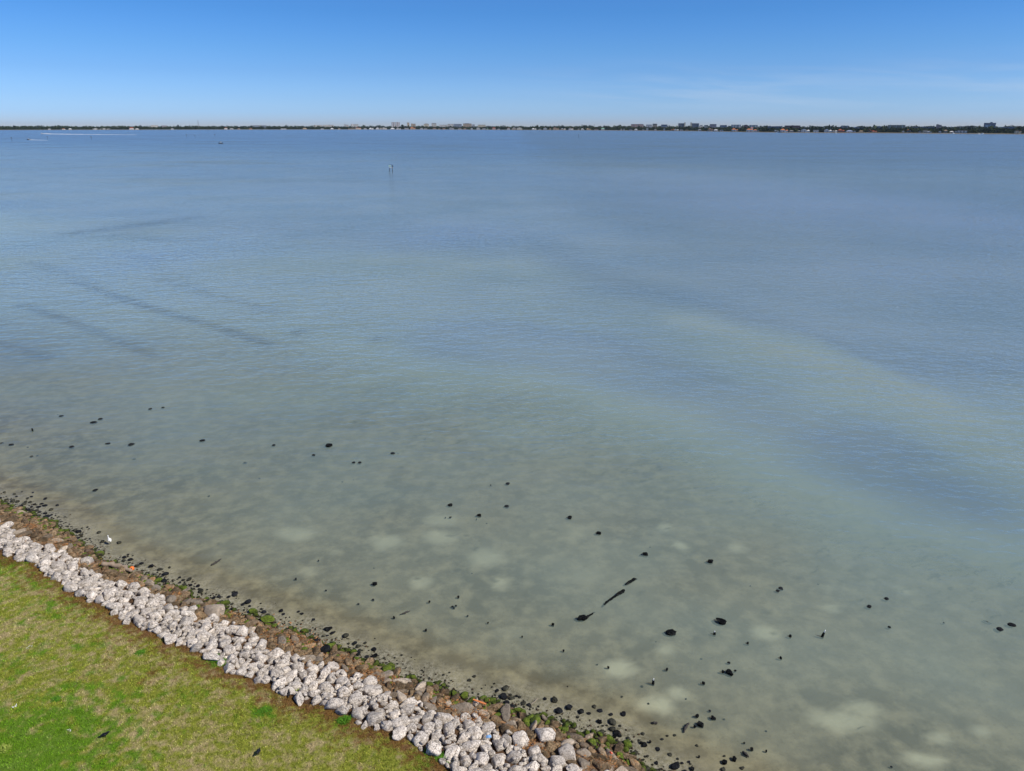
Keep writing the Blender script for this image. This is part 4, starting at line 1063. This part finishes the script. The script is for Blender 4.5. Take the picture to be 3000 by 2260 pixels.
for i in range(9000):
    px = rr.uniform(-500, 3500)
    f = i / 9000
    if f < 0.30:   ex = rr.uniform(28, 75)
    elif f < 0.62: ex = rr.uniform(60, 420)
    else:          ex = 300 * (9000 / 300) ** rr.uniform(0, 0.92)
    if ex < 58 and near_house(px): continue
    p = behind(px, ex)
    big = 1 + ex / 2500.0
    h = rr.uniform(8.5, 15) * (0.75 if ex < 60 else 1.0) * (1 + 0.4 * (rr.random() < 0.06))
    if ex < 60 and rr.random() < 0.25: h *= 0.5
    rx = h * rr.uniform(0.42, 0.62) * big
    zt_ = 1.6 + h * (1.0 if ex < 500 else rr.uniform(1.0, 1.35))
    tri, ton = crown_tris(p[0], p[1], 1.6 + (zt_ - 1.6) * 0.52, rx, (zt_ - 1.6) * 0.5, 22 if ex < 500 else 12, rr.uniform(0.15, 0.75), rr)
    T.append(tri.reshape(-1, 3)); A.append(ton)
T = np.concatenate(T); A = np.concatenate(A)
tag(link('woods', np_mesh('woods', T, np.arange(len(T)).reshape(-1, 3), False, {'tone': A}), m_leaf), "dark belt of trees along the whole far shore", 'trees', None, 'stuff')

# ---- trees that stand out of the belt
m_trunk = plain('tree_trunk', (0.10, 0.075, 0.055), 0.95)
def spire(px, top, hw, lab, extra=140, kind='pine'):
    p = behind(px, extra); h = z_for(top, p) - p[2]; k = mpp(p)
    e = empty('pine_tree' if kind == 'pine' else 'broad_tree', tuple(p))
    MB().loft([(0, 0, 0), (0, 0, h * 0.85)], [0.045 * h * 0.5, 0.12], 6).build('trunk', m_trunk, e)
    V, Fk = [], []
    tris = []
    rx = hw * k
    if kind == 'pine':
        for lv in range(11):
            z = h * (0.30 + 0.68 * lv / 10); rad = rx * (1 - 0.86 * lv / 10) * rr.uniform(0.8, 1.15)
            for q in range(9):
                a = q * 0.698 + rr.uniform(-0.3, 0.3)
                ax = np.array([math.cos(a), math.sin(a), 0]); sd = np.array([-math.sin(a), math.cos(a), 0]) * rad * 0.32
                b0 = np.array([0, 0, z + h * 0.03]); tip = ax * rad + np.array([0, 0, z - h * 0.012])
                tris += [b0, tip * np.array([.7, .7, 1]) + sd, tip, b0, tip, tip * np.array([.7, .7, 1]) - sd]
        tris = np.array(tris); ton = np.repeat(rr.uniform(0.1, 0.5, len(tris) // 3), 3)
    else:
        tr, ton = [], []
        for q in range(7):
            a = rr.uniform(0, 6.28); o = rr.uniform(0.2, 0.6) * rx
            t3, tn3 = crown_tris(math.cos(a) * o, math.sin(a) * o, h * rr.uniform(0.5, 0.78), rx * 0.55, h * 0.24, 60, rr.uniform(0.3, 0.7), rr)
            tr.append(t3.reshape(-1, 3)); ton.append(tn3)
        tris = np.concatenate(tr); ton = np.concatenate(ton)
    link('crown', np_mesh('crown', tris, np.arange(len(tris)).reshape(-1, 3), False, {'tone': ton}), m_leaf, e)
    tag(e, lab, 'tree', 'trees standing out of the far belt')
    return e
SP = [(68,368.8,4,"broad-topped tree, highest bump of the belt near the photo's left edge",300,'b'),(686,368.0,1.6,"left of two thin spires left of the blue-grey block past the mast",300,'p'),(714,368.4,1.6,"right of two thin spires left of the blue-grey block past the mast",300,'p'),(859,368.0,1.6,"thin spire tree between the blue-grey blocks and the stepped pale pair",300,'p'),
 (1180,365.2,5,"broad dark tree right of the twin towers",250,'b'),(1468,364.0,1.8,"lone spire tree right of the last low cream block",260,'p'),(1561,366.0,2.2,"small spire, leftmost of three trees in the empty middle stretch",240,'p'),(1575,365.8,3,"round-topped tree, middle of three trees in the empty middle stretch",240,'b'),(1592,365.2,2,"taller spire, rightmost of three trees in the empty middle stretch",240,'p'),(1629,365.0,1.8,"left, shorter spire of the close pair right of the photo's middle",230,'p'),(1636,363.6,1.9,"right, taller spire of the close pair right of the photo's middle",230,'p'),(1740,364.0,2.6,"stout single spire left of the salmon-pink block",220,'p'),(1781,365.0,1.7,"slender spire next left of the salmon-pink block",220,'p'),
 (2225,365.6,2.0,"tallest spire right of the pale block over the towered house",190,'p'),(2229,368.4,1.6,"short spire touching the tall one right of the towered house",190,'p'),(2240,368.0,1.6,"left one of two even spires above the moored white boat",190,'p'),(2245,368.2,1.6,"right one of two even spires above the moored white boat",190,'p'),(2344,369.4,2.2,"spire touching the right end of the long red-brown block",170,'p'),(2353,368.8,2.0,"second spire right of the long red-brown block",170,'p'),(2356,369.6,1.8,"third spire right of the long red-brown block, half behind the second",180,'p'),(2365,367.4,2.4,"tallest spire right of the long red-brown block",170,'p'),(2378,370.0,4,"bushy round tree right of the tallest spire in the right third",170,'b'),(2397,369.0,2.4,"spire rising from a bushy clump left of the second white hall",170,'p'),(2404,371.0,4,"low bushy tree right under that clump spire by the second white hall",165,'b'),(2427,368.6,2.4,"dark spire directly above the white gabled house of the right third",160,'p'),(2434,371.4,3,"small round tree right of the dark spire above the gabled house",160,'b'),(2590,371.6,2.2,"small spire just left of the cream-pillared block",150,'p'),(2617,371.8,2.2,"spire in front of the cream-pillared block",120,'p'),(2686,371.0,2.8,"dark spire in front of the low mauve row",120,'p'),(2847,370.8,1.8,"thin spire between the low tan block and the wide-topped tower",140,'p'),(2921,372.6,1.4,"last thin spire, right of the wide-topped tower",140,'p'),(2993,372.0,16,"big dark spreading tree at the photo's right edge",90,'b')]
for px, tp, hw, lab, ex, kd in SP: spire(px, tp, hw, lab, ex, 'pine' if kd == 'p' else 'broad')
# ------------------------------------------------------------------ things in and on the water
def mat_(n, c, r=0.6, **k): return plain(n, c, r, **k)
m_white = mat_('white_paint', (0.78, 0.78, 0.77), 0.5); m_black = mat_('black_paint', (0.012, 0.013, 0.016), 0.5); m_wet = mat_('wet_timber', (0.035, 0.030, 0.026), 0.8)
m_foam = mat_('foam', (0.85, 0.87, 0.88), 0.9)

def jitter_log(pts, radii, name, mat, lab, cat, seed=1, seg=9, group=None):
    r = random.Random(seed)
    P, Q = [], []
    for (a, ra), (b, rb) in zip(zip(pts[:-1], radii[:-1]), zip(pts[1:], radii[1:])):
        for i in range(6):
            f = i / 6
            P.append(tuple(a[k] + (b[k] - a[k]) * f + r.uniform(-.35, .35) * ra * (0.5 if k == 2 else 1) for k in range(3))); Q.append((ra + (rb - ra) * f) * r.uniform(0.7, 1.25))
    P.append(tuple(pts[-1])); Q.append(radii[-1] * 0.7)
    o = MB().loft(P, Q, seg).build(name, mat, smooth=True)
    return tag(o, lab, cat, group)

def P3(px, py, z): return tuple(at(px, py, z))
jitter_log([P3(1832,1714,0.0), P3(1846,1705,0.03), P3(1857,1698,0.0), P3(1868,1697,-0.04)], [.04,.11,.09,.02], 'sunken_log', M_BLACK, "short dark pointed log in the water, farthest of three in a slanting line", 'log', 1)
jitter_log([P3(1764,1779,-0.05), P3(1778,1765,0.0), P3(1795,1752,0.02), P3(1812,1740,0.02), P3(1829,1730,0.02)], [.03,.07,.045,.085,.10], 'sunken_log', M_BLACK, "long broken oyster-crusted log, middle one of three in a slanting line", 'log', 2)
jitter_log([P3(1698,1810,0.05), P3(1708,1812,0.08), P3(1722,1807,0.02), P3(1743,1794,-0.04)], [.15,.14,.06,.03], 'sunken_log', M_BLACK, "thick-ended black snag with a thin tail, nearest of three in a slanting line", 'log', 3)
jitter_log([P3(620,1656,0.0), P3(634,1647,0.02), P3(648,1638,0.0)], [.05,.06,.04], 'floating_stick', m_wet, "straight dark stick floating off the bank left of the photo's middle", 'stick', 4, 7)
jitter_log([P3(1172,1801,0.0), P3(1186,1796,0.02), P3(1202,1790,0.0)], [.02,.05,.02], 'floating_stick', m_wet, "thin tapering stick floating between two pairs of small stones off the bank", 'stick', 5, 7)
jitter_log([P3(1545,2072,-0.06), P3(1560,2062,-0.02), P3(1577,2046,0.0)], [.05,.05,.03], 'floating_stick', mat_('grey_wood', (0.22, 0.19, 0.14), 0.9), "pale grey stick pointing out into the water near the large leaf-green boulder", 'stick', 6, 7)
jitter_log([P3(2004,2146,0.0), P3(2007,2134,0.03), P3(2014,2124,0.03), P3(2019,2118,0.0)], [.03,.06,.05,.02], 'floating_stick', m_wet, "curved dark branch in the shallows left of a big black stone", 'stick', 7, 7)
jitter_log([P3(1908,2117,0.0), P3(1917,2118,0.03), P3(1926,2119,0.0)], [.02,.05,.05], 'floating_stick', m_wet, "small forked dark branch lying level below the largest pale sand patch", 'stick', 8, 7)
jitter_log([P3(2178,2204,0.0), P3(2186,2210,0.04), P3(2194,2219,0.0)], [.05,.06,.02], 'floating_stick', m_wet, "bent dark branch in the shallows near the photo's bottom edge", 'stick', 9, 7)
jitter_log([P3(2880,1818,-0.06), P3(2892,1823,-0.03), P3(2906,1828,-0.06)], [.03,.05,.03], 'floating_stick', M_MURK, "faint sunken stick beside two dark stones at the photo's right edge", 'stick', 10, 7)
jitter_log([at_ground(300,1662) + np.array([0,0,.22]), at_ground(345,1668) + np.array([0,0,.25]), at_ground(388,1681) + np.array([0,0,.16])], [.13,.16,.11], 'driftwood_log', mat_('driftwood', (0.30, 0.23, 0.17), 0.9), "long grey-brown driftwood log lying along the stones left of the orange float", 'log', 11)
jitter_log([at_ground(250,1621) + np.array([0,0,.15]), at_ground(272,1622) + np.array([0,0,.18])], [.10,.08], 'driftwood_log', mat_('dark_driftwood', (0.12, 0.08, 0.055), 0.9), "short dark driftwood piece beside the rounded mossy stone below the white bird", 'log', 12)

def oyster_post(px, py, h, lab, lean=0.12, tip=True):
    p = at(px, py, 0); e = empty('mooring_stake', (p[0], p[1], 0))
    MB().loft([(0, 0, -0.35), (0.02, 0, 0.05), (lean * h * 0.6, 0, h * 0.62)], [.07, .065, .05], 9).build('stake', M_BLACK, e, smooth=True)
    if tip: MB().loft([(lean * h * 0.6, 0, h * 0.62 + 0.002), (lean * h, 0.01, h)], [.028, .018], 8).build('bleached_tip', m_white, e, smooth=True)
    return tag(e, lab, 'stake', 'old stakes standing in the shallows')
oyster_post(2408, 1866, 0.40, "leaning black stake with a bleached tip, farthest right in the shallows", 0.30)
oyster_post(1912, 2004, 0.30, "black stake with a white tip above the largest near sand patch", 0.12)
oyster_post(2092, 1859, 0.20, "stubby black stake with a pale top below the dark rectangle in the water", 0.10)
oyster_post(95, 1262, 0.32, "lone short dark stake among the stones near the photo's left edge", 0.0, False)

# wading egret
def bird_white(px, py):
    p = at(px, py, 0); e = empty('wading_bird', (p[0], p[1], 0), 2.4); e.scale = (.72, .72, .72)
    mw = mat_('white_plumage', (0.85, 0.85, 0.83), 0.8); ml = mat_('dark_leg', (0.02, 0.02, 0.018), 0.6)
    MB().loft([(-.30,0,.34),(-.22,0,.37),(-.10,0,.43),(.03,0,.46),(.12,0,.46),(.18,0,.50),(.185,0,.58),(.15,0,.65),(.16,0,.71),(.20,0,.735),(.25,0,.725)], [.02,.06,.105,.115,.09,.05,.036,.032,.034,.038,.02], 10).build('body', mw, e, smooth=True); body = [c for c in e.children if c.name.startswith('body')][0]
    for s in (-1, 1):
        MB().loft([(-.20,s*.085,.37),(-.06,s*.115,.43),(.06,s*.10,.45)], [.02,.055,.03], 8, 0.5, 1.0).build('wing', mw, e, smooth=True)
        MB().loft([(.0,s*.045,.37),(-.03,s*.045,.19),(.01,s*.045,.0),(.015,s*.045,-.12)], [.018,.012,.012,.01], 6).build('leg', ml, e)
    MB().loft([(.245,0,.724),(.35,0,.70)], [.014,.003], 6).build('beak', mat_('beak', (0.05, 0.045, 0.03), 0.4), e)
    for s in (-1, 1): MB().loft([(.212,s*.026,.742),(.212,s*.037,.743)], [.007,.004], 6).build('eye', mat_('eye', (0.3, 0.25, 0.02), 0.2), body)
    return tag(e, "white wading bird standing in the shallows near the left of the bank", 'bird')
bird_white(323, 1594)

def bird_black(px, py, rz, lab, ground=True, sc=1.0):
    p = at_ground(px, py); e = empty('blackbird', (p[0], p[1], p[2] + (0.02 if ground else 0.22)), rz); e.scale = (sc, sc, sc)
    mb = mat_('black_plumage', (0.006, 0.006, 0.009), 0.45)
    MB().loft([(-.26,0,.065),(-.17,0,.085),(-.10,0,.10),(.0,0,.125),(.07,0,.155),(.11,0,.19),(.135,0,.215),(.165,0,.215)], [.022,.028,.045,.062,.055,.036,.034,.018], 10, 0.85, 1.0).build('body', mb, e, smooth=True)
    for s in (-1, 1):
        MB().loft([(-.17,s*.035,.10),(-.05,s*.056,.125),(.05,s*.05,.145)], [.012,.04,.02], 8, 0.5, 1.0).build('wing', mb, e, smooth=True)
        MB().loft([(.0,s*.025,.09),(-.01,s*.025,.04),(.01,s*.025,-.02)], [.012,.007,.006], 6).build('leg', mb, e)
    MB().loft([(.163,0,.214),(.205,0,.205)], [.012,.002], 6).build('beak', mb, e)
    return tag(e, lab, 'bird', 'black birds on the grass and stones')
bird_black(310, 2160, 0.35, "black bird on the lawn, its head pointing right", sc=1.0)
bird_black(758, 2212, -1.45, "black bird on the lawn near the bottom edge, seen from behind", sc=1.0)
bird_black(847, 2038, 1.75, "upright black bird at the lawn edge below the peaked white boulder", sc=0.9)

# litter
p = at_ground(388, 1675)
e = empty('trap_float', (p[0], p[1], p[2] + 0.20), 0.4)
b = MB(); seg = 16
prof = [(-.13, .03), (-.125, .07), (-.09, .115), (-.03, .135), (.03, .135), (.09, .115), (.125, .07), (.13, .03)]
b.loft([(x, 0, 0) for x, r in prof], [r for x, r in prof], seg)
mo = mat_('orange_float', (0.80, 0.17, 0.015), 0.5)
fl = b.build('float', mo, e, smooth=True); MB().loft([(.131, 0, 0), (.134, 0, 0)], [.034, .034], 10).build('rope_hole', m_black, fl)
e.rotation_euler = (0.2, -0.5, -1.2)
tag(e, "orange trap float wedged between stones at the end of the driftwood log", 'float')
p = at_ground(1405, 2069)
o = MB().box(-.30, .30, -.035, .035, 0, .03).build('orange_board', mat_('orange_wood', (0.62, 0.20, 0.06), 0.7), loc=(p[0], p[1], p[2] + 0.22), rot=(0.1, 0.18, -0.28))
tag(o, "narrow orange board lying among the mossy stones at the waterline", 'board')
p = at_ground(1432, 2179)
b = MB(); b.add([(-.10,-.05,0),(.0,-.07,.03),(.11,-.03,.01),(.09,.06,.04),(-.02,.05,.06),(-.11,.04,.02),(-.10,-.05,-.012),(.0,-.07,.018),(.11,-.03,-.002),(.09,.06,.028),(-.02,.05,.048),(-.11,.04,.008)],
   [(0,1,4,5),(1,2,3,4),(11,10,7,6),(10,9,8,7),(0,6,7,1),(1,7,8,2),(2,8,9,3),(3,9,10,4),(4,10,11,5),(5,11,6,0)])
tag(b.build('plastic_scrap', mat_('blue_plastic', (0.22, 0.42, 0.72), 0.4), loc=(p[0], p[1], p[2] + 0.34)), "crumpled scrap of pale blue plastic on the white rubble", 'litter')
p = at_ground(1786, 2213)
tag(MB().loft([(0,0,0),(0,0,.03),(0,0,.12),(0,0,.14)], [.035,.045,.045,.02], 10).build('red_can', mat_('red_metal', (0.75, 0.08, 0.03), 0.35), loc=(p[0], p[1], p[2] + 0.16), rot=(1.3, 0, 0.6)), "small red can among the brown stones right of the biggest round boulder", 'litter')

# weeds and flowers on the lawn
m_weed, t = newmat('weed_leaves')
pos = t.n('ShaderNodeNewGeometry').outputs['Position']
bsdf_out(m_weed, t, t.mix(t.noise(pos, 12, 4, 0.6), (0.03, 0.10, 0.006), (0.12, 0.30, 0.015)), 0.8)
m_weed2, t = newmat('pale_weed_leaves')
pos = t.n('ShaderNodeNewGeometry').outputs['Position']
bsdf_out(m_weed2, t, t.mix(t.noise(pos, 12, 4, 0.6), (0.16, 0.22, 0.03), (0.34, 0.42, 0.08)), 0.8)
def weed(px, py, r, n, lab, mat=None, h=0.14, name='weed_clump', cat='weed'):
    p = at_ground(px, py); T = []
    for _ in range(n):
        a = random.uniform(0, 6.28); d = r * math.sqrt(random.random()); x, y = math.cos(a) * d * 1.3, math.sin(a) * d
        la = random.uniform(0, 6.28); L_ = random.uniform(0.07, 0.16); w_ = random.uniform(0.012, 0.03); hh = h * random.uniform(0.3, 1) * (1 - 0.5 * d / r)
        T += [(x - math.sin(la) * w_, y + math.cos(la) * w_, hh * 0.3), (x + math.sin(la) * w_, y - math.cos(la) * w_, hh * 0.3), (x + math.cos(la) * L_, y + math.sin(la) * L_, hh)]
    o = link(name, np_mesh(name, T, np.arange(len(T)).reshape(-1, 3), False), mat or m_weed, loc=tuple(p))
    return tag(o, lab, cat)
weed(625, 1923, .22, 260, "bright green weed tuft at the lawn edge by the long low white boulder", h=.22)
weed(640, 1943, .30, 240, "looser green weed patch just below the brightest lawn-edge tuft", h=.16)
weed(1008, 2112, .22, 240, "bright green weed tuft on the lawn left of the squarish dark-pitted boulder", h=.2)
weed(1265, 2205, .26, 240, "green weed tuft at the lawn edge near the bottom, upper of two", h=.2)
weed(1298, 2226, .26, 220, "green weed tuft at the lawn edge near the bottom, lower of two", h=.18)
weed(412, 1913, .16, 120, "small dark green weed tuft alone in the upper middle of the lawn", h=.14)
weed(878, 2023, .20, 160, "pale yellow-green weed tuft near the upright black bird", m_weed2, .16)
weed(10, 2196, .22, 160, "pale yellow-green weed tuft at the photo's left edge", m_weed2, .2)
weed(165, 2050, .14, 90, "small dark weed tuft in the left of the lawn", h=.12)
weed(775, 2086, .24, 160, "low green weed patch on the lawn at right of its middle", h=.12)
m_petal = mat_('white_petals', (0.80, 0.80, 0.76), 0.9)
for px, py, r, lab in [(207,2140,.10,"little cluster of white flowers left of the black bird on the lawn"),(86,1896,.12,"little cluster of white flowers in the upper left of the lawn"),(45,2072,.09,"little cluster of white flowers near the photo's left edge")]:
    weed(px, py, r, 5, lab, m_petal, .08, 'flower_cluster', 'flowers')

# ------------------------------------------------------------------ craft and marks out on the bay
def far_p(px, py): 
    p = at(px, py, 0); return (p[0], p[1], 0.0)
# channel platform
p = far_p(1146, 503.5); e = empty('channel_platform', p, 0.16); e.scale = (.9, .9, .9)
mp_ = mat_('dark_pile', (0.03, 0.04, 0.055), 0.8)
for sx in (-.85, .85):
    for sy in (-.5, .5): MB().loft([(sx, sy, -1.5), (sx * .92, sy, 2.25)], [.2, .17], 8).build('pile', mp_, e)
MB().box(-1.15, 1.15, -.8, .8, 2.252, 2.50).build('deck', mat_('weathered_white', (0.52, 0.52, 0.52), 0.7), e)
MB().poly_prism([(.35,2.505),(1.15,2.505),(1.32,3.1),(1.2,3.7),(.85,4.15),(.45,4.3),(.35,4.05),(.75,3.75),(.9,3.3),(.75,2.9),(.35,2.75)], -.12, .12).build('arched_bracket', mp_, e)
MB().box(-1.35, .1, -.72, -.66, 3.0, 3.85).build('sign_board', mat_('pale_green_board', (0.36, 0.52, 0.47), 0.6), e)
MB().loft([(-.6, -.62, 2.502), (-.6, -.62, 4.35)], [.06, .05], 6).build('sign_post', mp_, e)
MB().loft([(.25, 0, 4.2), (-1.2, -.6, 4.32)], [.05, .05], 6).build('rail', mp_, e)
tag(e, "piled channel platform with a small green board standing alone out in the bay", 'channel mark')

def marker(px, py, h, lab, tri=False, c=(0.16, 0.2, 0.24)):
    p = far_p(px, py); k = mpp(p); e = empty('channel_marker', p)
    MB().loft([(0, 0, -1), (0, 0, h)], [.28, .22], 8).build('pile', mp_, e)
    bd = mat_('board_' + ('red' if tri else 'slate'), c, 0.6)
    if tri: MB().poly_prism([(-1.0, h - 1.5), (1.0, h - 1.5), (0, h + .5)], -.42, -.30).build('day_board', bd, e)
    else: MB().box(-.9, .9, -.42, -.30, h - 1.5, h + .3).build('day_board', bd, e)
    tag(e, lab, 'channel mark', 'small channel markers far out')
marker(35, 412, 5, "small channel marker farthest left, left of both speedboats' wakes")
marker(140, 409, 5.5, "small channel marker below the upper speedboat's wake, right of the lower speedboat", True)
marker(268, 408.6, 5, "small channel marker alone right of the lower wake's end")
marker(547, 402, 5.5, "left one of a pair of small channel markers above the dark boat")
marker(572, 403.5, 5, "right one of a pair of small channel markers above the dark boat", True)
marker(630, 401, 5, "faint small channel marker right above the dark boat")
marker(1695, 404.5, 7, "lone small channel marker right of the photo's middle", True)

def motorboat(name, p, rz, L, hullc, lab, canopy=True, people=2, group=None, cabin=False):
    e = empty(name, p, rz); W = L * 0.32; H_ = L * 0.13 + .25
    st = [(-.5, .42, .0), (-.2, .48, .0), (.1, .46, .03), (.3, .34, .08), (.43, .17, .14), (.5, .015, .2)]
    v = []; f = []
    for fx, hw, rise in st:
        x = fx * L; hw *= W; v += [(x, 0, -.25 + rise), (x, hw * .75, .05 + rise), (x, hw, H_ + rise * 1.4), (x, -hw, H_ + rise * 1.4), (x, -hw * .75, .05 + rise)]
    for i in range(len(st) - 1):
        a, b2 = i * 5, i * 5 + 5
        f += [(a, a + 1, b2 + 1, b2), (a + 1, a + 2, b2 + 2, b2 + 1), (a + 3, a + 4, b2 + 4, b2 + 3), (a + 4, a, b2, b2 + 4), (a + 2, a + 3, b2 + 3, b2 + 2)]
    f += [(0, 4, 3, 2, 1), (25, 26, 27, 28, 29)]
    MB().add(v, f).build('hull', hullc, e)
    MB().box(-.10 * L, .06 * L, -W * .2, W * .2, H_ + .003, H_ + .95, .08).build('console', m_white if hullc is m_black else mat_('grey_console', (0.5, 0.5, 0.5), 0.5), e)
    if cabin: MB().box(.0, .26 * L, -W * .33, W * .33, H_ + .004, H_ + 1.3, .25).build('cabin', m_white, e)
    MB().box(-.54 * L, -.505 * L, -.22, .22, -.1, H_ + .45).build('outboard_motor', m_black, e)
    if canopy:
        cpy = MB().box(-.22 * L, .16 * L, -W * .36, W * .36, H_ + 1.95, H_ + 2.08).build('canopy', mat_('navy_canvas', (0.05, 0.07, 0.13), 0.9) if hullc is m_black else m_white, e)
        for sx in (-.2, .14):
            for sy in (-.33, .33): MB().loft([(sx * L, sy * W, H_), (sx * L, sy * W, H_ + 1.949)], [.035, .035], 6).build('canopy_pole', m_white, cpy)
    return tag(e, lab, 'boat', group)
def spray(px_list, name, lab):
    """foam thrown up behind a running boat: (px, py, half-width, height)"""
    V = []; Fs = []
    rnd = random.Random(px_list[0][0])
    P = []
    for (a, b2) in zip(px_list[:-1], px_list[1:]):
        for i in range(14):
            f = i / 14; P.append([a[k] + (b2[k] - a[k]) * f for k in range(4)])
    P.append(list(px_list[-1]))
    for q in P:
        c = far_p(q[0], q[1]); d = np.array([c[0], c[1]]); d /= np.linalg.norm(d); hw, h = q[2], q[3] * rnd.uniform(.6, 1.2)
        for s, zz in ((-1, .01), (-.45, h * .8), (0, h), (.45, h * .7), (1, .01)): V.append((c[0] + d[0] * hw * s, c[1] + d[1] * hw * s, zz))
    for i in range(len(P) - 1):
        for k in range(4): Fs.append((i * 5 + k, i * 5 + k + 1, i * 5 + 5 + k + 1, i * 5 + 5 + k))
    tag(link(name, np_mesh(name, V, Fs, True), m_foam), lab, 'wake', None, 'stuff')
motorboat('speedboat', far_p(124, 393), math.pi, 9.0, m_white, "white speedboat at the head of the longer, upper wake", False, cabin=True)
spray([(127,393,4,1.7),(138,393.2,7,1.9),(150,393.4,7,1.0),(195,394,8,.75),(260,394.6,8,.5),(400,395.7,9,.22)], 'boat_wake', "long white foam wake streaming right behind the upper speedboat")
motorboat('speedboat', far_p(84, 410), math.pi - .1, 6.5, m_black, "dark speedboat at the head of the shorter, lower wake", False)
spray([(86,410.4,2.,.7),(95,410.6,2.5,.5),(110,411,3,.25),(140,411.6,3,.12)], 'boat_wake', "short white foam wake behind the lower dark speedboat")
motorboat('canopy_boat', far_p(647, 421), -.05, 6.2, m_black, "black boat with a dark canopy lying still below the pair of channel markers")
for px, py, L, rz, lab, cb in [(2279,388.9,17,0.0,"long white motor yacht moored at the far shore below the slate-roofed house",True),(2448.5,390.6,7,0.2,"small white boat off the far shore beside the red-roofed house",False),(2868,393.6,8,0.1,"small white boat at the far shore under the wide-topped tower, left one",False),(2877.5,393.2,9,-.1,"small white boat at the far shore under the wide-topped tower, right one",True),(2792,392.2,8,0.0,"small white boat at the far shore left of the three white gabled houses",True)]:
    motorboat('moored_boat', far_p(px, py), rz, L, m_white, lab, True, 0, 'boats moored along the far shore', cabin=cb)

# ------------------------------------------------------------------ the air over the bay
HX, HY0, HY1 = 16000, -400, 14600
hb = MB().box(-HX, HX, HY0, HY1, -6.0, 78.0).mesh('haze')
m_haze = bpy.data.materials.new('haze_air'); m_haze.use_nodes = True
t = NT(m_haze.node_tree)
pv = t.n('ShaderNodeVolumePrincipled', i_Color=(0.62, 0.79, 1.0), i_Density=HAZE, i_Anisotropy=0.2)
t.put(t.n('ShaderNodeOutputMaterial').inputs[1], pv.outputs[0])
tag(link('haze', hb, m_haze), kind='stuff')

# ------------------------------------------------------------------ labels of the houses and the many stones
LM = {'the lattice mast': 583, 'the stepped pale blocks': 949, 'the twin towers': 1160, 'the central stepped row': 1345, 'the salmon-pink block': 1866, 'the two slate towers': 2015, 'the towered villa': 2202, 'the moored yacht': 2279, 'the cream-pillared block': 2623, 'the wide-topped tower': 2894}
def nth(n): return ['nearest', 'second', 'third', 'fourth', 'fifth', 'sixth', 'seventh', 'eighth', 'ninth', 'tenth', 'eleventh', 'twelfth', 'thirteenth', 'fourteenth', 'fifteenth', 'sixteenth', 'seventeenth', 'eighteenth', 'nineteenth', 'twentieth'][n] if n < 20 else f'{n + 1}th'
bucket = {}
for h in HOUSES:
    lm = min(LM, key=lambda k: abs(LM[k] - h[0]))
    side = 'left' if h[0] < LM[lm] else 'right'
    bucket.setdefault((lm, side), []).append(h)
PLW = {'slate': 'slate-grey', 'grey': 'grey', 'red-brown': 'red-brown'}
for (lm, side), hs in bucket.items():
    hs.sort(key=lambda h: abs(h[0] - LM[lm]))
    for i, h in enumerate(hs):
        px, e, wl, rf, rk, wpx, _ = h
        if px == 2202: e['label'] = "big white villa with orange roof and a square roof tower, on the far shore"; continue
        form = {'hip': 'hipped', 'gable': 'gabled', 'flat': 'flat'}[rk]
        e['label'] = f"{PLW.get(wl, wl)} shore house, {form} {rf} roof, {nth(i)} house {side} of {lm}" if side else ''

SLM = {'the orange float': (388, 1673), 'the white wading bird': (323, 1585), 'the big brown-faced slab': (627, 1800), 'the broad mossy boulder': (785, 1822), 'the black rock': (953, 1908), 'the orange board': (1405, 2068),
       'the biggest round boulder': (1660, 2215), 'the large leaf-green boulder': (1568, 2118), 'the three slanting logs': (1790, 1757), 'the leaning stake': (2408, 1860), 'the white-tipped stake': (1912, 2001), 'the peaked white boulder': (903, 2000),
       'the long left slab': (98, 1602), 'the oval lawn-edge boulder': (600, 1873), 'the floating stick': (634, 1647), 'the lone left stake': (95, 1258), 'the squarish pitted boulder': (1040, 2060)}
buck = {}
SEC = ['right of', 'upper right of', 'above', 'upper left of', 'left of', 'lower left of', 'below', 'lower right of']
for o, desc in ITEMS:
    px, py = pix(o.location)
    lm = min(SLM, key=lambda k: (SLM[k][0] - px) ** 2 + (SLM[k][1] - py) ** 2)
    a = math.degrees(math.atan2(-(py - SLM[lm][1]), px - SLM[lm][0])) % 360
    sec = SEC[int(((a + 22.5) % 360) // 45)]
    buck.setdefault((desc, sec, lm), []).append((math.hypot(px - SLM[lm][0], py - SLM[lm][1]), o))
for (desc, sec, lm), os_ in buck.items():
    os_.sort(key=lambda q: q[0])
    for i, (_, o) in enumerate(os_):
        o['label'] = f"{desc}, {nth(i)} one {sec} {lm}" if len(os_) > 1 else f"{desc}, only one {sec} {lm}"

for o in scene.objects:
    if o.parent is None and 'label' in o and not 4 <= len(o['label'].split()) <= 16: print('WORDS', len(o['label'].split()), o['label'])
